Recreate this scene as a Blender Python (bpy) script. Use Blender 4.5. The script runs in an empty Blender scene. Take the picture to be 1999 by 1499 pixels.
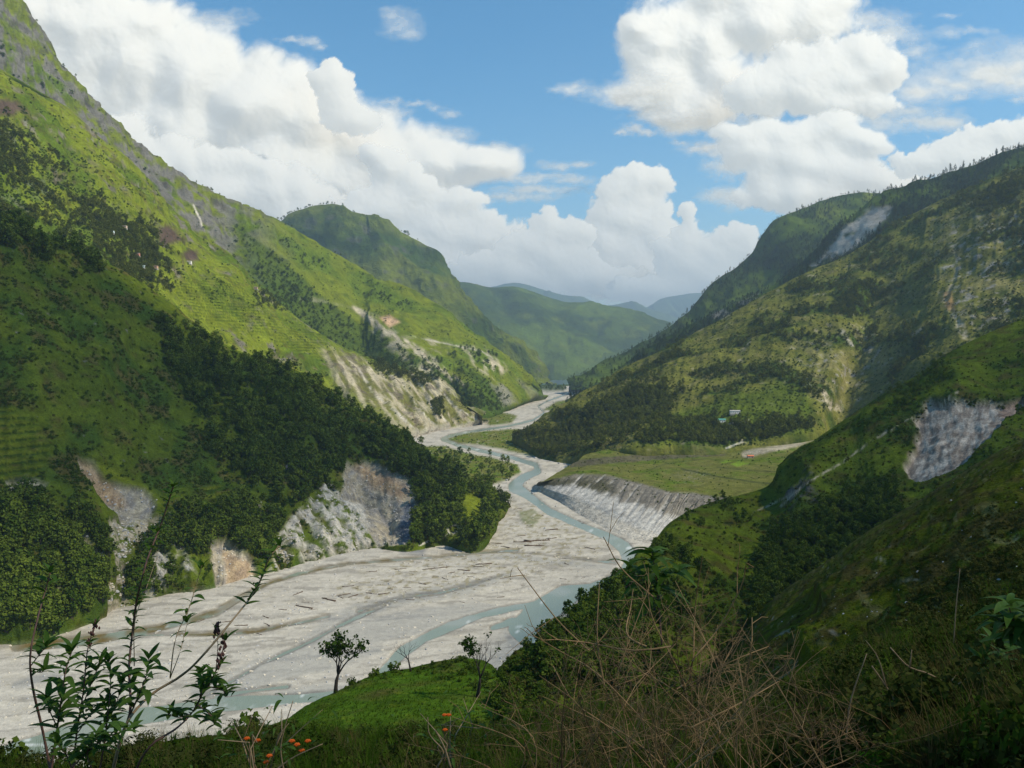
import bpy, math, random, time
import numpy as np
from mathutils import Vector, Matrix, Euler
T0 = time.time()
random.seed(7)
rng = np.random.default_rng(7)
R = math.radians
scene = bpy.context.scene
COL = scene.collection

# ------------------------------------------------------------------ camera, sky, sun, exposure
CAMZ = 200.0
FPX = 1663.0                     # focal length in pixels of the 1999 px wide photograph
PITCH = math.atan((749.5 - 680.0) / FPX)
cam_d = bpy.data.cameras.new("camera")
cam = bpy.data.objects.new("camera", cam_d)
COL.objects.link(cam)
cam.location = (0, 0, CAMZ)
cam.rotation_euler = (math.pi / 2 - PITCH, 0, 0)
cam_d.sensor_width = 36.0
cam_d.lens = 36.0 * FPX / 1999.0
cam_d.clip_start = 0.1
cam_d.clip_end = 200000
scene.camera = cam

SUN_DIR = np.array((0.65, -0.20, 0.73)); SUN_DIR /= np.linalg.norm(SUN_DIR)   # towards the sun
SUN_EL = math.asin(SUN_DIR[2]); SUN_AZ = math.atan2(SUN_DIR[0], SUN_DIR[1])
world = bpy.data.worlds.new("World"); scene.world = world
world.use_nodes = True
wn = world.node_tree.nodes; wl = world.node_tree.links
sky = wn.new("ShaderNodeTexSky"); sky.sky_type = 'NISHITA'
sky.sun_disc = False; sky.sun_elevation = SUN_EL; sky.sun_rotation = SUN_AZ
sky.altitude = 900; sky.air_density = 1.15; sky.dust_density = 0.3; sky.ozone_density = 2.2
bg = wn["Background"]; bg.inputs[1].default_value = 0.138
hs = wn.new("ShaderNodeHueSaturation"); hs.inputs["Saturation"].default_value = 1.3; hs.inputs["Hue"].default_value = 0.489
wl.new(sky.outputs[0], hs.inputs["Color"]); wl.new(hs.outputs[0], bg.inputs[0])
sun_d = bpy.data.lights.new("sun", 'SUN'); sun_d.energy = 5.0; sun_d.angle = R(0.53)
sun_d.color = (1.0, 0.91, 0.72)
sun = bpy.data.objects.new("sun", sun_d); COL.objects.link(sun)
sun.rotation_euler = Vector(SUN_DIR).to_track_quat('Z', 'Y').to_euler()
scene.view_settings.view_transform = 'Standard'
scene.view_settings.look = 'None'
scene.view_settings.exposure = 0.2
scene.view_settings.gamma = 1.0
scene.view_settings.use_curve_mapping = False
scene.render.engine = 'CYCLES'
cy = scene.cycles
cy.max_bounces = 6; cy.diffuse_bounces = 2; cy.glossy_bounces = 2; cy.transmission_bounces = 2
cy.transparent_max_bounces = 24; cy.volume_bounces = 0
cy.use_denoising = True
cy.caustics_reflective = False; cy.caustics_refractive = False
try:
    cy.denoiser = 'OPENIMAGEDENOISE'
except Exception:
    pass

# ------------------------------------------------------------------ helpers: camera geometry
cp, sp = math.cos(PITCH), math.sin(PITCH)
def ray(u, v):
    a = (np.asarray(u, float) - 999.5) / FPX; b = (749.5 - np.asarray(v, float)) / FPX
    return a, cp + b * sp, -sp + b * cp
def P(u, v, y):
    """the point at forward distance y that the photograph shows at (u, v)"""
    a, dy, dz = ray(u, v); k = y / dy
    return np.array((a * k, y, CAMZ + dz * k))
def PZ(u, v, z=0.0):
    """the point at height z that the photograph shows at (u, v)"""
    a, dy, dz = ray(u, v); k = (z - CAMZ) / dz
    return np.array((a * k, dy * k, z))
def project(p):
    x, y, z = p[..., 0], p[..., 1], p[..., 2] - CAMZ
    d = y * cp - z * sp; up = y * sp + z * cp
    d = np.where(d > 0.05, d, 0.05)
    return 999.5 + FPX * x / d, 749.5 - FPX * up / d

# ------------------------------------------------------------------ helpers: noise
_perm = np.random.default_rng(3).permutation(256).astype(np.int32); _perm = np.concatenate([_perm, _perm, _perm])
_g3 = np.random.default_rng(5).normal(size=(256, 3)); _g3 = (_g3 / np.linalg.norm(_g3, axis=1)[:, None]).astype(np.float32)
def noise3(p):
    p = np.asarray(p, np.float32)
    i = np.floor(p).astype(np.int32); f = p - i; i &= 255
    w = f * f * f * (f * (f * 6 - 15) + 10)
    out = 0
    for dx in (0, 1):
        wx = w[..., 0] if dx else 1 - w[..., 0]
        px = _perm[i[..., 0] + dx]
        for dy in (0, 1):
            wy = w[..., 1] if dy else 1 - w[..., 1]
            py = _perm[px + ((i[..., 1] + dy) & 255)]
            for dz in (0, 1):
                wz = w[..., 2] if dz else 1 - w[..., 2]
                g = _g3[_perm[py + ((i[..., 2] + dz) & 255)] & 255]
                d = g[..., 0] * (f[..., 0] - dx) + g[..., 1] * (f[..., 1] - dy) + g[..., 2] * (f[..., 2] - dz)
                out = out + wx * wy * wz * d
    return out * 1.55
def fbm(p, oct=4, gain=0.5, lac=2.03, ridged=False):
    p = np.asarray(p, np.float32); a = 1.0; s = 0.0; n = 0.0
    for k in range(oct):
        q = noise3(p + 17.3 * k)
        if ridged: q = 1 - 2 * np.abs(q)
        s = s + a * q; n += a; a *= gain; p = p * lac
    return s / n
def xyz(x, y, z=0.0):
    x = np.asarray(x, np.float32); y = np.asarray(y, np.float32)
    return np.stack([x, y, np.broadcast_to(np.float32(z), x.shape) if np.ndim(z) == 0 else z], -1)
def sstep(a, b, x):
    t = np.clip((x - a) / (b - a), 0, 1); return t * t * (3 - 2 * t)
def lerp(a, b, t): return a + (b - a) * t

# ------------------------------------------------------------------ helpers: masks over photo coordinates (where on the land a thing lies)
def seg_dist(u, v, pts, closed=False):
    pts = np.asarray(pts, float); n = len(pts); best = np.full(u.shape, 1e9); along = np.zeros(u.shape)
    for i in range(n if closed else n - 1):
        a = pts[i]; b = pts[(i + 1) % n]; d = b - a; L = d @ d + 1e-9
        t = np.clip(((u - a[0]) * d[0] + (v - a[1]) * d[1]) / L, 0, 1)
        e = np.hypot(u - a[0] - t * d[0], v - a[1] - t * d[1])
        m = e < best; best = np.where(m, e, best); along = np.where(m, i + t, along)
    return best, along
def inside(u, v, poly):
    poly = np.asarray(poly, float); c = np.zeros(u.shape, bool); n = len(poly)
    for i in range(n):
        x1, y1 = poly[i]; x2, y2 = poly[(i + 1) % n]
        if y1 == y2: continue
        m = ((y1 > v) != (y2 > v)) & (u < (x2 - x1) * (v - y1) / (y2 - y1) + x1)
        c ^= m
    return c
def sdist(u, v, poly):
    d, _ = seg_dist(u, v, poly, True)
    return np.where(inside(u, v, poly), d, -d)     # positive inside
def pmask(u, v, poly, soft=6.0, jit=0.0):
    return sstep(-soft, soft, sdist(u, v, poly) + jit)
def lmask(u, v, pts, width, soft=3.0, jit=0.0):
    d, al = seg_dist(u, v, pts)
    if not np.isscalar(width):
        width = np.interp(al, range(len(pts)), width)
    return sstep(-soft, soft, width * 0.5 - d + jit)

# ------------------------------------------------------------------ helpers: meshes and objects
def mesh_np(name, V, F, mat=None, smooth=True, col=None, attrs=None):
    V = np.asarray(V, np.float32).reshape(-1, 3); F = np.asarray(F, np.int32)
    me = bpy.data.meshes.new(name); k = F.shape[1]
    me.vertices.add(len(V)); me.vertices.foreach_set("co", V.ravel())
    me.loops.add(F.size); me.loops.foreach_set("vertex_index", F.ravel())
    me.polygons.add(len(F)); me.polygons.foreach_set("loop_start", np.arange(0, F.size, k, dtype=np.int32))
    me.polygons.foreach_set("loop_total", np.full(len(F), k, np.int32))
    me.polygons.foreach_set("use_smooth", np.full(len(F), smooth, bool))
    me.update(calc_edges=True)
    if col is not None:
        a = me.color_attributes.new("Col", 'FLOAT_COLOR', 'POINT')
        c = np.ones((len(V), 4), np.float32); c[:, :3] = np.asarray(col).reshape(-1, 3)
        a.data.foreach_set("color", c.ravel())
    for n, arr in (attrs or {}).items():
        a = me.attributes.new(n, 'FLOAT', 'POINT'); a.data.foreach_set("value", np.asarray(arr, np.float32).ravel())
    if mat: me.materials.append(mat)
    return me
def link(name, data, parent=None, label=None, cat=None, group=None, kind=None, loc=None, rot=None, scale=None):
    o = bpy.data.objects.new(name, data); COL.objects.link(o)
    if parent is not None: o.parent = parent
    if loc is not None: o.location = loc
    if rot is not None: o.rotation_euler = rot
    if scale is not None: o.scale = (scale,) * 3 if np.isscalar(scale) else scale
    if label: o["label"] = label
    if cat: o["category"] = cat
    if group: o["group"] = group
    if kind: o["kind"] = kind
    return o
def grid_faces(nr, nc):
    i = np.arange(nr * nc).reshape(nr, nc)
    return np.stack([i[:-1, :-1], i[:-1, 1:], i[1:, 1:], i[1:, :-1]], -1).reshape(-1, 4)
class MB:
    """collects triangles/quads into one mesh"""
    def __init__(s): s.v = []; s.f = []; s.n = 0
    def add(s, V, F):
        s.v.append(np.asarray(V, np.float32).reshape(-1, 3)); s.f += [tuple(int(q) + s.n for q in f) for f in F]; s.n += len(s.v[-1])
    def box(s, c, d, rz=0.0):
        x, y, z = (q / 2 for q in d)
        V = np.array([(a * x, b * y, e * z) for a in (-1, 1) for b in (-1, 1) for e in (-1, 1)])
        cr, sr = math.cos(rz), math.sin(rz)
        V = np.stack([V[:, 0] * cr - V[:, 1] * sr, V[:, 0] * sr + V[:, 1] * cr, V[:, 2]], -1) + np.asarray(c)
        s.add(V, [(0, 1, 3, 2), (4, 6, 7, 5), (0, 4, 5, 1), (2, 3, 7, 6), (0, 2, 6, 4), (1, 5, 7, 3)])
    def tube(s, pts, rad, n=6, cap=True):
        pts = np.asarray(pts, float); m = len(pts); rad = np.broadcast_to(rad, (m,))
        tan = np.gradient(pts, axis=0); tan /= np.linalg.norm(tan, axis=1)[:, None] + 1e-9
        ref = np.array((0.31, 0.17, 0.93)); V = []
        for i in range(m):
            a = np.cross(tan[i], ref); a /= np.linalg.norm(a) + 1e-9; b = np.cross(tan[i], a)
            for k in range(n):
                t = 2 * math.pi * k / n
                V.append(pts[i] + rad[i] * (math.cos(t) * a + math.sin(t) * b))
        F = [(i * n + k, i * n + (k + 1) % n, (i + 1) * n + (k + 1) % n, (i + 1) * n + k) for i in range(m - 1) for k in range(n)]
        if cap:
            F += [tuple(range(n - 1, -1, -1)), tuple((m - 1) * n + k for k in range(n))]
        s.add(V, F)
    def mesh(s, name, mat=None, smooth=True):
        me = bpy.data.meshes.new(name)
        me.from_pydata(np.concatenate(s.v).tolist(), [], s.f)
        if smooth: me.polygons.foreach_set("use_smooth", np.ones(len(me.polygons), bool))
        if mat: me.materials.append(mat)
        me.update(); return me

# ------------------------------------------------------------------ materials
def new_mat(name):
    m = bpy.data.materials.new(name); m.use_nodes = True
    nt = m.node_tree; b = nt.nodes["Principled BSDF"]
    return m, nt, nt.nodes, nt.links, b
def N(nodes, t, **kw):
    n = nodes.new(t)
    for k, v in kw.items():
        if k.startswith('i'): n.inputs[int(k[1:])].default_value = v
        else: setattr(n, k, v)
    return n
def land_mat(name, s1, s2, amp1=0.5, amp2=0.35, bump=0.6, bdist=1.0, rough=0.95):
    """ground: the surface's own colour from its attribute, broken up by two scales of noise, with bumps"""
    m, nt, n, l, b = new_mat(name)
    b.inputs["Roughness"].default_value = rough; b.inputs["Specular IOR Level"].default_value = 0.0
    at = N(n, "ShaderNodeAttribute", attribute_name="Col")
    geo = N(n, "ShaderNodeNewGeometry")
    n1 = N(n, "ShaderNodeTexNoise"); n1.inputs["Scale"].default_value = s1; n1.inputs["Detail"].default_value = 5; n1.inputs["Roughness"].default_value = 0.65
    n2 = N(n, "ShaderNodeTexNoise"); n2.inputs["Scale"].default_value = s2; n2.inputs["Detail"].default_value = 4; n2.inputs["Roughness"].default_value = 0.7
    l.new(geo.outputs["Position"], n1.inputs["Vector"]); l.new(geo.outputs["Position"], n2.inputs["Vector"])
    def rng_(src, amp):
        r = N(n, "ShaderNodeMapRange"); r.inputs[1].default_value = 0.25; r.inputs[2].default_value = 0.75
        r.inputs[3].default_value = 1 - amp; r.inputs[4].default_value = 1 + amp
        l.new(src.outputs["Fac"], r.inputs[0]); return r
    r1 = rng_(n1, amp1); r2 = rng_(n2, amp2)
    mu = N(n, "ShaderNodeMath", operation='MULTIPLY'); l.new(r1.outputs[0], mu.inputs[0]); l.new(r2.outputs[0], mu.inputs[1])
    vm = N(n, "ShaderNodeVectorMath", operation='SCALE'); l.new(at.outputs["Color"], vm.inputs[0]); l.new(mu.outputs[0], vm.inputs["Scale"])
    l.new(vm.outputs[0], b.inputs["Base Color"])
    if bump:
        bp = N(n, "ShaderNodeBump"); bp.inputs["Strength"].default_value = bump; bp.inputs["Distance"].default_value = bdist
        ad = N(n, "ShaderNodeMath", operation='ADD'); l.new(n1.outputs["Fac"], ad.inputs[0]); l.new(n2.outputs["Fac"], ad.inputs[1])
        l.new(ad.outputs[0], bp.inputs["Height"]); l.new(bp.outputs[0], b.inputs["Normal"])
    return m
def plain_mat(name, col, rough=0.8, var=0.25, scale=3.0, spec=0.2):
    m, nt, n, l, b = new_mat(name)
    b.inputs["Roughness"].default_value = rough; b.inputs["Specular IOR Level"].default_value = spec
    tc = N(n, "ShaderNodeTexCoord"); nz = N(n, "ShaderNodeTexNoise"); nz.inputs["Scale"].default_value = scale; nz.inputs["Detail"].default_value = 5
    l.new(tc.outputs["Object"], nz.inputs["Vector"])
    r = N(n, "ShaderNodeMapRange"); r.inputs[1].default_value = 0.25; r.inputs[2].default_value = 0.75
    r.inputs[3].default_value = 1 - var; r.inputs[4].default_value = 1 + var; l.new(nz.outputs["Fac"], r.inputs[0])
    vm = N(n, "ShaderNodeVectorMath", operation='SCALE'); vm.inputs[0].default_value = col; l.new(r.outputs[0], vm.inputs["Scale"])
    l.new(vm.outputs[0], b.inputs["Base Color"])
    bp = N(n, "ShaderNodeBump"); bp.inputs["Strength"].default_value = 0.25; bp.inputs["Distance"].default_value = 0.05
    l.new(nz.outputs["Fac"], bp.inputs["Height"]); l.new(bp.outputs[0], b.inputs["Normal"])
    return m
def leaf_mat(name, c1, c2, trans=0.3, scale=0.6, spec=False):
    """foliage: between two greens by instance and by a noise, some light let through"""
    m, nt, n, l, b = new_mat(name); out = n["Material Output"]
    oi = N(n, "ShaderNodeObjectInfo"); tc = N(n, "ShaderNodeTexCoord")
    nz = N(n, "ShaderNodeTexNoise"); nz.inputs["Scale"].default_value = scale; nz.inputs["Detail"].default_value = 3
    l.new(tc.outputs["Object"], nz.inputs["Vector"])
    ad = N(n, "ShaderNodeMath", operation='ADD'); l.new(oi.outputs["Random"], ad.inputs[0]); l.new(nz.outputs["Fac"], ad.inputs[1])
    r = N(n, "ShaderNodeMapRange"); r.inputs[1].default_value = 0.3; r.inputs[2].default_value = 1.7; l.new(ad.outputs[0], r.inputs[0])
    mx = N(n, "ShaderNodeMix", data_type='RGBA'); l.new(r.outputs[0], mx.inputs[0]); mx.inputs[6].default_value = (*c1, 1); mx.inputs[7].default_value = (*c2, 1)
    tr = N(n, "ShaderNodeBsdfTranslucent"); l.new(mx.outputs[2], tr.inputs[0])
    l.new(mx.outputs[2], b.inputs["Base Color"]); b.inputs["Roughness"].default_value = 0.55; b.inputs["Specular IOR Level"].default_value = 0.12 if spec else 0.0
    ms = N(n, "ShaderNodeMixShader", i0=trans); l.new(b.outputs[0], ms.inputs[1]); l.new(tr.outputs[0], ms.inputs[2]); l.new(ms.outputs[0], out.inputs[0])
    return m
# ------------------------------------------------------------------ the land: lofted hillsides
GRASS = np.array((0.125, 0.150, 0.013)); GRASS2 = np.array((0.072, 0.108, 0.010)); DEEP = np.array((0.030, 0.052, 0.007))
BROWN = np.array((0.085, 0.066, 0.022)); DRY = np.array((0.16, 0.145, 0.055)); ROCK = np.array((0.22, 0.205, 0.185)); DIRT = np.array((0.40, 0.35, 0.255))
PALE = np.array((0.48, 0.445, 0.38)); OCHRE = np.array((0.34, 0.20, 0.085)); SLATE = np.array((0.10, 0.115, 0.14)); SAND = np.array((0.44, 0.405, 0.345))
mat_near = land_mat("land_near", 0.09, 0.6, 0.45, 0.4, 0.7, 1.6)
mat_mid = land_mat("land_mid", 0.03, 0.16, 0.4, 0.35, 0.6, 4.0)
mat_far = land_mat("land_far", 0.006, 0.035, 0.35, 0.35, 0.8, 22.0)
mat_bed = land_mat("river_bed", 0.22, 1.6, 0.16, 0.26, 0.5, 0.35)

def hermite(X, knots, q):
    """X [n, ...] at increasing knots, evaluated at q"""
    knots = np.asarray(knots, float); n = len(knots)
    m = np.zeros_like(X); d = (X[1:] - X[:-1]) / (knots[1:] - knots[:-1]).reshape(-1, *([1] * (X.ndim - 1)))
    m[0] = d[0]; m[-1] = d[-1]
    if n > 2: m[1:-1] = 0.5 * (d[:-1] + d[1:])
    i = np.clip(np.searchsorted(knots, q, side='right') - 1, 0, n - 2)
    h = (knots[i + 1] - knots[i]); t = (q - knots[i]) / h
    sh = (-1,) + (1,) * (X.ndim - 1); t = t.reshape(sh); h = h.reshape(sh)
    t2 = t * t; t3 = t2 * t
    return (2 * t3 - 3 * t2 + 1) * X[i] + (t3 - 2 * t2 + t) * h * m[i] + (-2 * t3 + 3 * t2) * X[i + 1] + (t3 - t2) * h * m[i + 1]
class Land: pass
LANDS = {}
def normals_grid(Pn):
    a = np.gradient(Pn, axis=1); b = np.gradient(Pn, axis=0)
    n = np.cross(a, b); n /= np.linalg.norm(n, axis=-1)[..., None] + 1e-9
    return np.where((n[..., 2] < 0)[..., None], -n, n)
def loft(rows, step, back=(120, -90), linear=False):
    rows = np.array(rows, float)                                   # [nr, nc, 3], first row = crest
    u, v = project(rows); u = np.clip(u, -1200, 3300); v = np.clip(v, -400, 2000)
    ch = np.hypot(np.diff(u, axis=1), np.diff(v, axis=1)).max(axis=0); ch = np.maximum(ch, 4)
    kn = np.concatenate([[0], np.cumsum(ch)]); ns = max(6, int(kn[-1] / step))
    rv = np.hypot(np.diff(u, axis=0), np.diff(v, axis=0)); rv = np.maximum(rv.max(axis=1), 8)
    kt = np.concatenate([[0], np.cumsum(rv)]); ntt = max(6, int(kt[-1] / step))
    A = hermite(np.swapaxes(rows, 0, 1), kn, np.linspace(0, kn[-1], ns))     # [ns, nr, 3]
    tq = np.linspace(0, kt[-1], ntt)
    G = hermite(np.swapaxes(A, 0, 1), kt, tq)                     # [nt, ns, 3]
    if linear:
        B_ = np.swapaxes(A, 0, 1); ii = np.clip(np.searchsorted(kt, tq, side='right') - 1, 0, len(kt) - 2); ft = ((tq - kt[ii]) / (kt[ii + 1] - kt[ii]))[:, None, None]; G = B_[ii] * (1 - ft) + B_[ii + 1] * ft
    L = Land(); L.t = np.broadcast_to((tq / kt[-1])[:, None], G.shape[:2]).copy()
    nb = 7                                                         # the far side of the crest
    c = G[0]; bk = []
    for i in range(nb, 0, -1):
        f = (i / nb) ** 1.6; q = c.copy(); q[:, 1] += back[0] * f; q[:, 2] += back[1] * f ** 1.2; bk.append(q)
    L.P = np.concatenate([np.array(bk), G]); L.nb = nb
    L.t = np.concatenate([np.zeros((nb, G.shape[1])), L.t])
    L.s = np.broadcast_to(np.linspace(0, 1, ns)[None], L.P.shape[:2])
    return L
def finish(name, L, disp, colour, mat, label=None, bname=None):
    """displace along the normal, colour, link"""
    n = normals_grid(L.P); L.u, L.v = project(L.P)
    d = disp(L)
    L.P = L.P + n * d[..., None]
    L.N = normals_grid(L.P); L.u, L.v = project(L.P)
    C = colour(L)
    me = mesh_np(name, L.P, grid_faces(*L.P.shape[:2]), mat, True, C)
    L.ob = link(name, me, kind='structure'); LANDS[bname or name] = L
    print(name, L.P.shape, round(time.time() - T0, 1)); return L
def mixc(C, c, m): return C + (np.asarray(c) - C) * np.clip(m, 0, 1)[..., None]
def sc(pts, k): return [P(u, v, y * k) for u, v, y in pts]
def ribs(L, freq, along=1.5, seed=0.0, oct=3):
    """ridges and gullies that run down the slope"""
    q = xyz(L.s * freq + seed, L.t * along + seed, seed)
    q[..., 0] += 0.35 * noise3(q * 0.7 + 9)
    return fbm(q, oct, 0.5, 2.1, True)

# --- the nearest slope on the left, dimmed by an added cloud out of view
ka = 1.14
A_top = [(-260, 330, 690), (-60, 400, 760), (90, 455, 830), (190, 505, 880), (310, 575, 930), (450, 680, 965), (560, 712, 985), (640, 757, 1000), (700, 797, 1005), (760, 827, 1010), (815, 864, 1020), (848, 892, 1040), (885, 920, 1035), (945, 945, 1000), (988, 984, 935)]
A_bot = [(-290, 1320), (-60, 1268), (80, 1252), (180, 1218), (300, 1170), (430, 1148), (540, 1118), (640, 1092), (720, 1074), (800, 1080), (865, 1068), (930, 1080), (960, 1045), (975, 1015), (990, 992)]
top = np.array(sc(A_top, ka)); bot = np.array([PZ(u, v, -1.5) for u, v in A_bot])
bot2 = bot.copy(); bot2[:, 2] -= 10; bot2[:, :2] += (bot - top)[:, :2] / (np.linalg.norm((bot - top)[:, :2], axis=1)[:, None] + 1) * 6
def prof(f, sag): 
    m = lerp(top, bot, f); m[:, 2] += sag * (top[:, 2] - bot[:, 2]); return m
L = loft([top, prof(0.3, 0.035), prof(0.62, 0.035), prof(0.88, 0.03), bot, bot2], 2.7)
S1 = [(148, 893), (180, 905), (205, 928), (240, 953), (287, 972), (293, 1000), (285, 1022), (240, 1028), (215, 1002), (182, 972), (165, 940)]
S1b = [(213, 1018), (290, 1018), (328, 1030), (322, 1062), (280, 1062), (245, 1060), (238, 1100), (255, 1140), (245, 1190), (212, 1215), (205, 1160), (215, 1110), (203, 1075)]
S0 = [(12, 945), (50, 933), (92, 950), (62, 985), (40, 972), (18, 965)]
S2 = [(670, 912), (710, 908), (748, 922), (792, 953), (808, 975), (812, 1002), (806, 1042), (792, 1066), (735, 1068), (715, 1040), (690, 1005), (660, 980), (668, 945)]
S2w = [(640, 940), (672, 960), (700, 1000), (730, 1066), (700, 1080), (650, 1092), (560, 1114), (520, 1128), (530, 1080), (545, 1040), (572, 1012), (600, 985)]
S2d = [(786, 988), (808, 980), (814, 1010), (808, 1050), (785, 1060), (776, 1030)]
S3 = [(412, 1075), (438, 1058), (460, 1085), (490, 1100), (495, 1140), (420, 1150), (400, 1122)]
S4 = [(300, 1075), (340, 1080), (372, 1110), (400, 1150), (330, 1172), (280, 1180), (262, 1140)]
TERR_A = [[(-40, 785), (30, 800), (62, 835), (92, 880), (75, 945), (-40, 945)], [(396, 945), (440, 955), (456, 1000), (440, 1015), (396, 985)], [(385, 755), (470, 770), (500, 800), (430, 810), (380, 790)]]
FOREST_A = [[(320, 640), (450, 690), (560, 722), (640, 765), (700, 805), (760, 833), (815, 870), (848, 897), (890, 928), (955, 952), (988, 990), (978, 1020), (955, 1075), (820, 1068), (812, 980), (750, 915), (670, 905), (640, 945), (560, 985), (500, 940), (430, 880), (385, 800), (340, 720)],
            [(-60, 985), (60, 980), (140, 1040), (200, 1110), (215, 1190), (180, 1232), (-60, 1275)], [(270, 1030), (400, 1010), (520, 980), (560, 985), (540, 1060), (520, 1100), (440, 1062), (400, 1090), (350, 1070), (300, 1070)],
            [(150, 1000), (215, 1030), (205, 1070), (160, 1050)], [(80, 1050), (150, 1080), (205, 1160), (120, 1160)], [(225, 1110), (300, 1080), (330, 1130), (290, 1165), (235, 1175)], [(-60, 395), (90, 455), (190, 505), (200, 540), (80, 490), (-60, 470)],
            [(780, 1000), (810, 990), (900, 1010), (950, 1075), (880, 1070), (812, 1064)]]
def stepz(z, h): 
    f = z / h - np.floor(z / h); return (sstep(0.55, 0.95, f) - f) * h
def A_disp(L):
    j = 14 * fbm(L.P / 28, 3)
    L.scar = np.clip(pmask(L.u, L.v, S1, 5, j * .6) + pmask(L.u, L.v, S2, 5, j * .6) + pmask(L.u, L.v, S0, 5, j) * .7 + pmask(L.u, L.v, S3, 6, j), 0, 1)
    L.strk = pmask(L.u, L.v, S2w, 6, j) * sstep(-0.12, 0.15, fbm(xyz((L.u * 0.8 - L.v * 0.62) / 26, (L.u * .6 + L.v * .8) / 120), 3) + .08)
    L.strk = np.maximum(L.strk, pmask(L.u, L.v, S4, 8, j * 1.5) * sstep(-.2, .2, fbm(L.P / 18, 3)))
    L.rub = pmask(L.u, L.v, S1b, 8, j * 1.6)
    L.rub = np.maximum(L.rub, lmask(L.u, L.v, [(60, 985), (85, 1020), (110, 1048), (130, 1068)], 6, 4, j * .5))
    L.rub = np.maximum(L.rub, lmask(L.u, L.v, [(128, 1025), (145, 1060), (165, 1090), (195, 1130), (222, 1165), (228, 1200)], (5, 12, 18, 14, 16, 30), 5, j * .6))
    L.rub = np.maximum(L.rub, lmask(L.u, L.v, [(500, 985), (510, 1020), (530, 1050), (560, 1090)], 8, 6, j))
    terr = sum(pmask(L.u, L.v, t, 8, j) for t in TERR_A); L.terr = np.clip(terr, 0, 1)
    e = sstep(0, .05, L.t) * sstep(0, 0.08, 1 - L.t)
    d = 10 * ribs(L, 13, 1.2, 3.1) * e + 14 * fbm(L.P / 130, 4) * (0.3 + .7 * e) + 2.2 * fbm(L.P / 14, 4)
    flut = .6 * ribs(L, 95, 3.2, 1.7, 3) + .5 * fbm(L.P / 7, 3)
    hol = sstep(0, 70, sdist(L.u, L.v, S2) + j) * 20 + sstep(0, 30, sdist(L.u, L.v, S1) + j * .5) * 8
    d = d - 7 * L.scar - hol - 5 * L.rub * (1 - L.scar) + 3.4 * flut * np.maximum(L.scar, L.strk) + 1.5 * fbm(L.P / 8, 3) * L.scar + 7 * L.strk * fbm(xyz((L.u * 0.8 - L.v * 0.6) / 13, (L.u * .6 + L.v * .8) / 90, 5), 3) + 1.6 * fbm(L.P / 6, 3) * L.rub
    d = d + np.where(L.terr > 0, stepz(L.P[..., 2] + 1.2 * noise3(L.P / 60), 5.5) * 0.75 * L.terr, 0)
    return d
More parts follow.
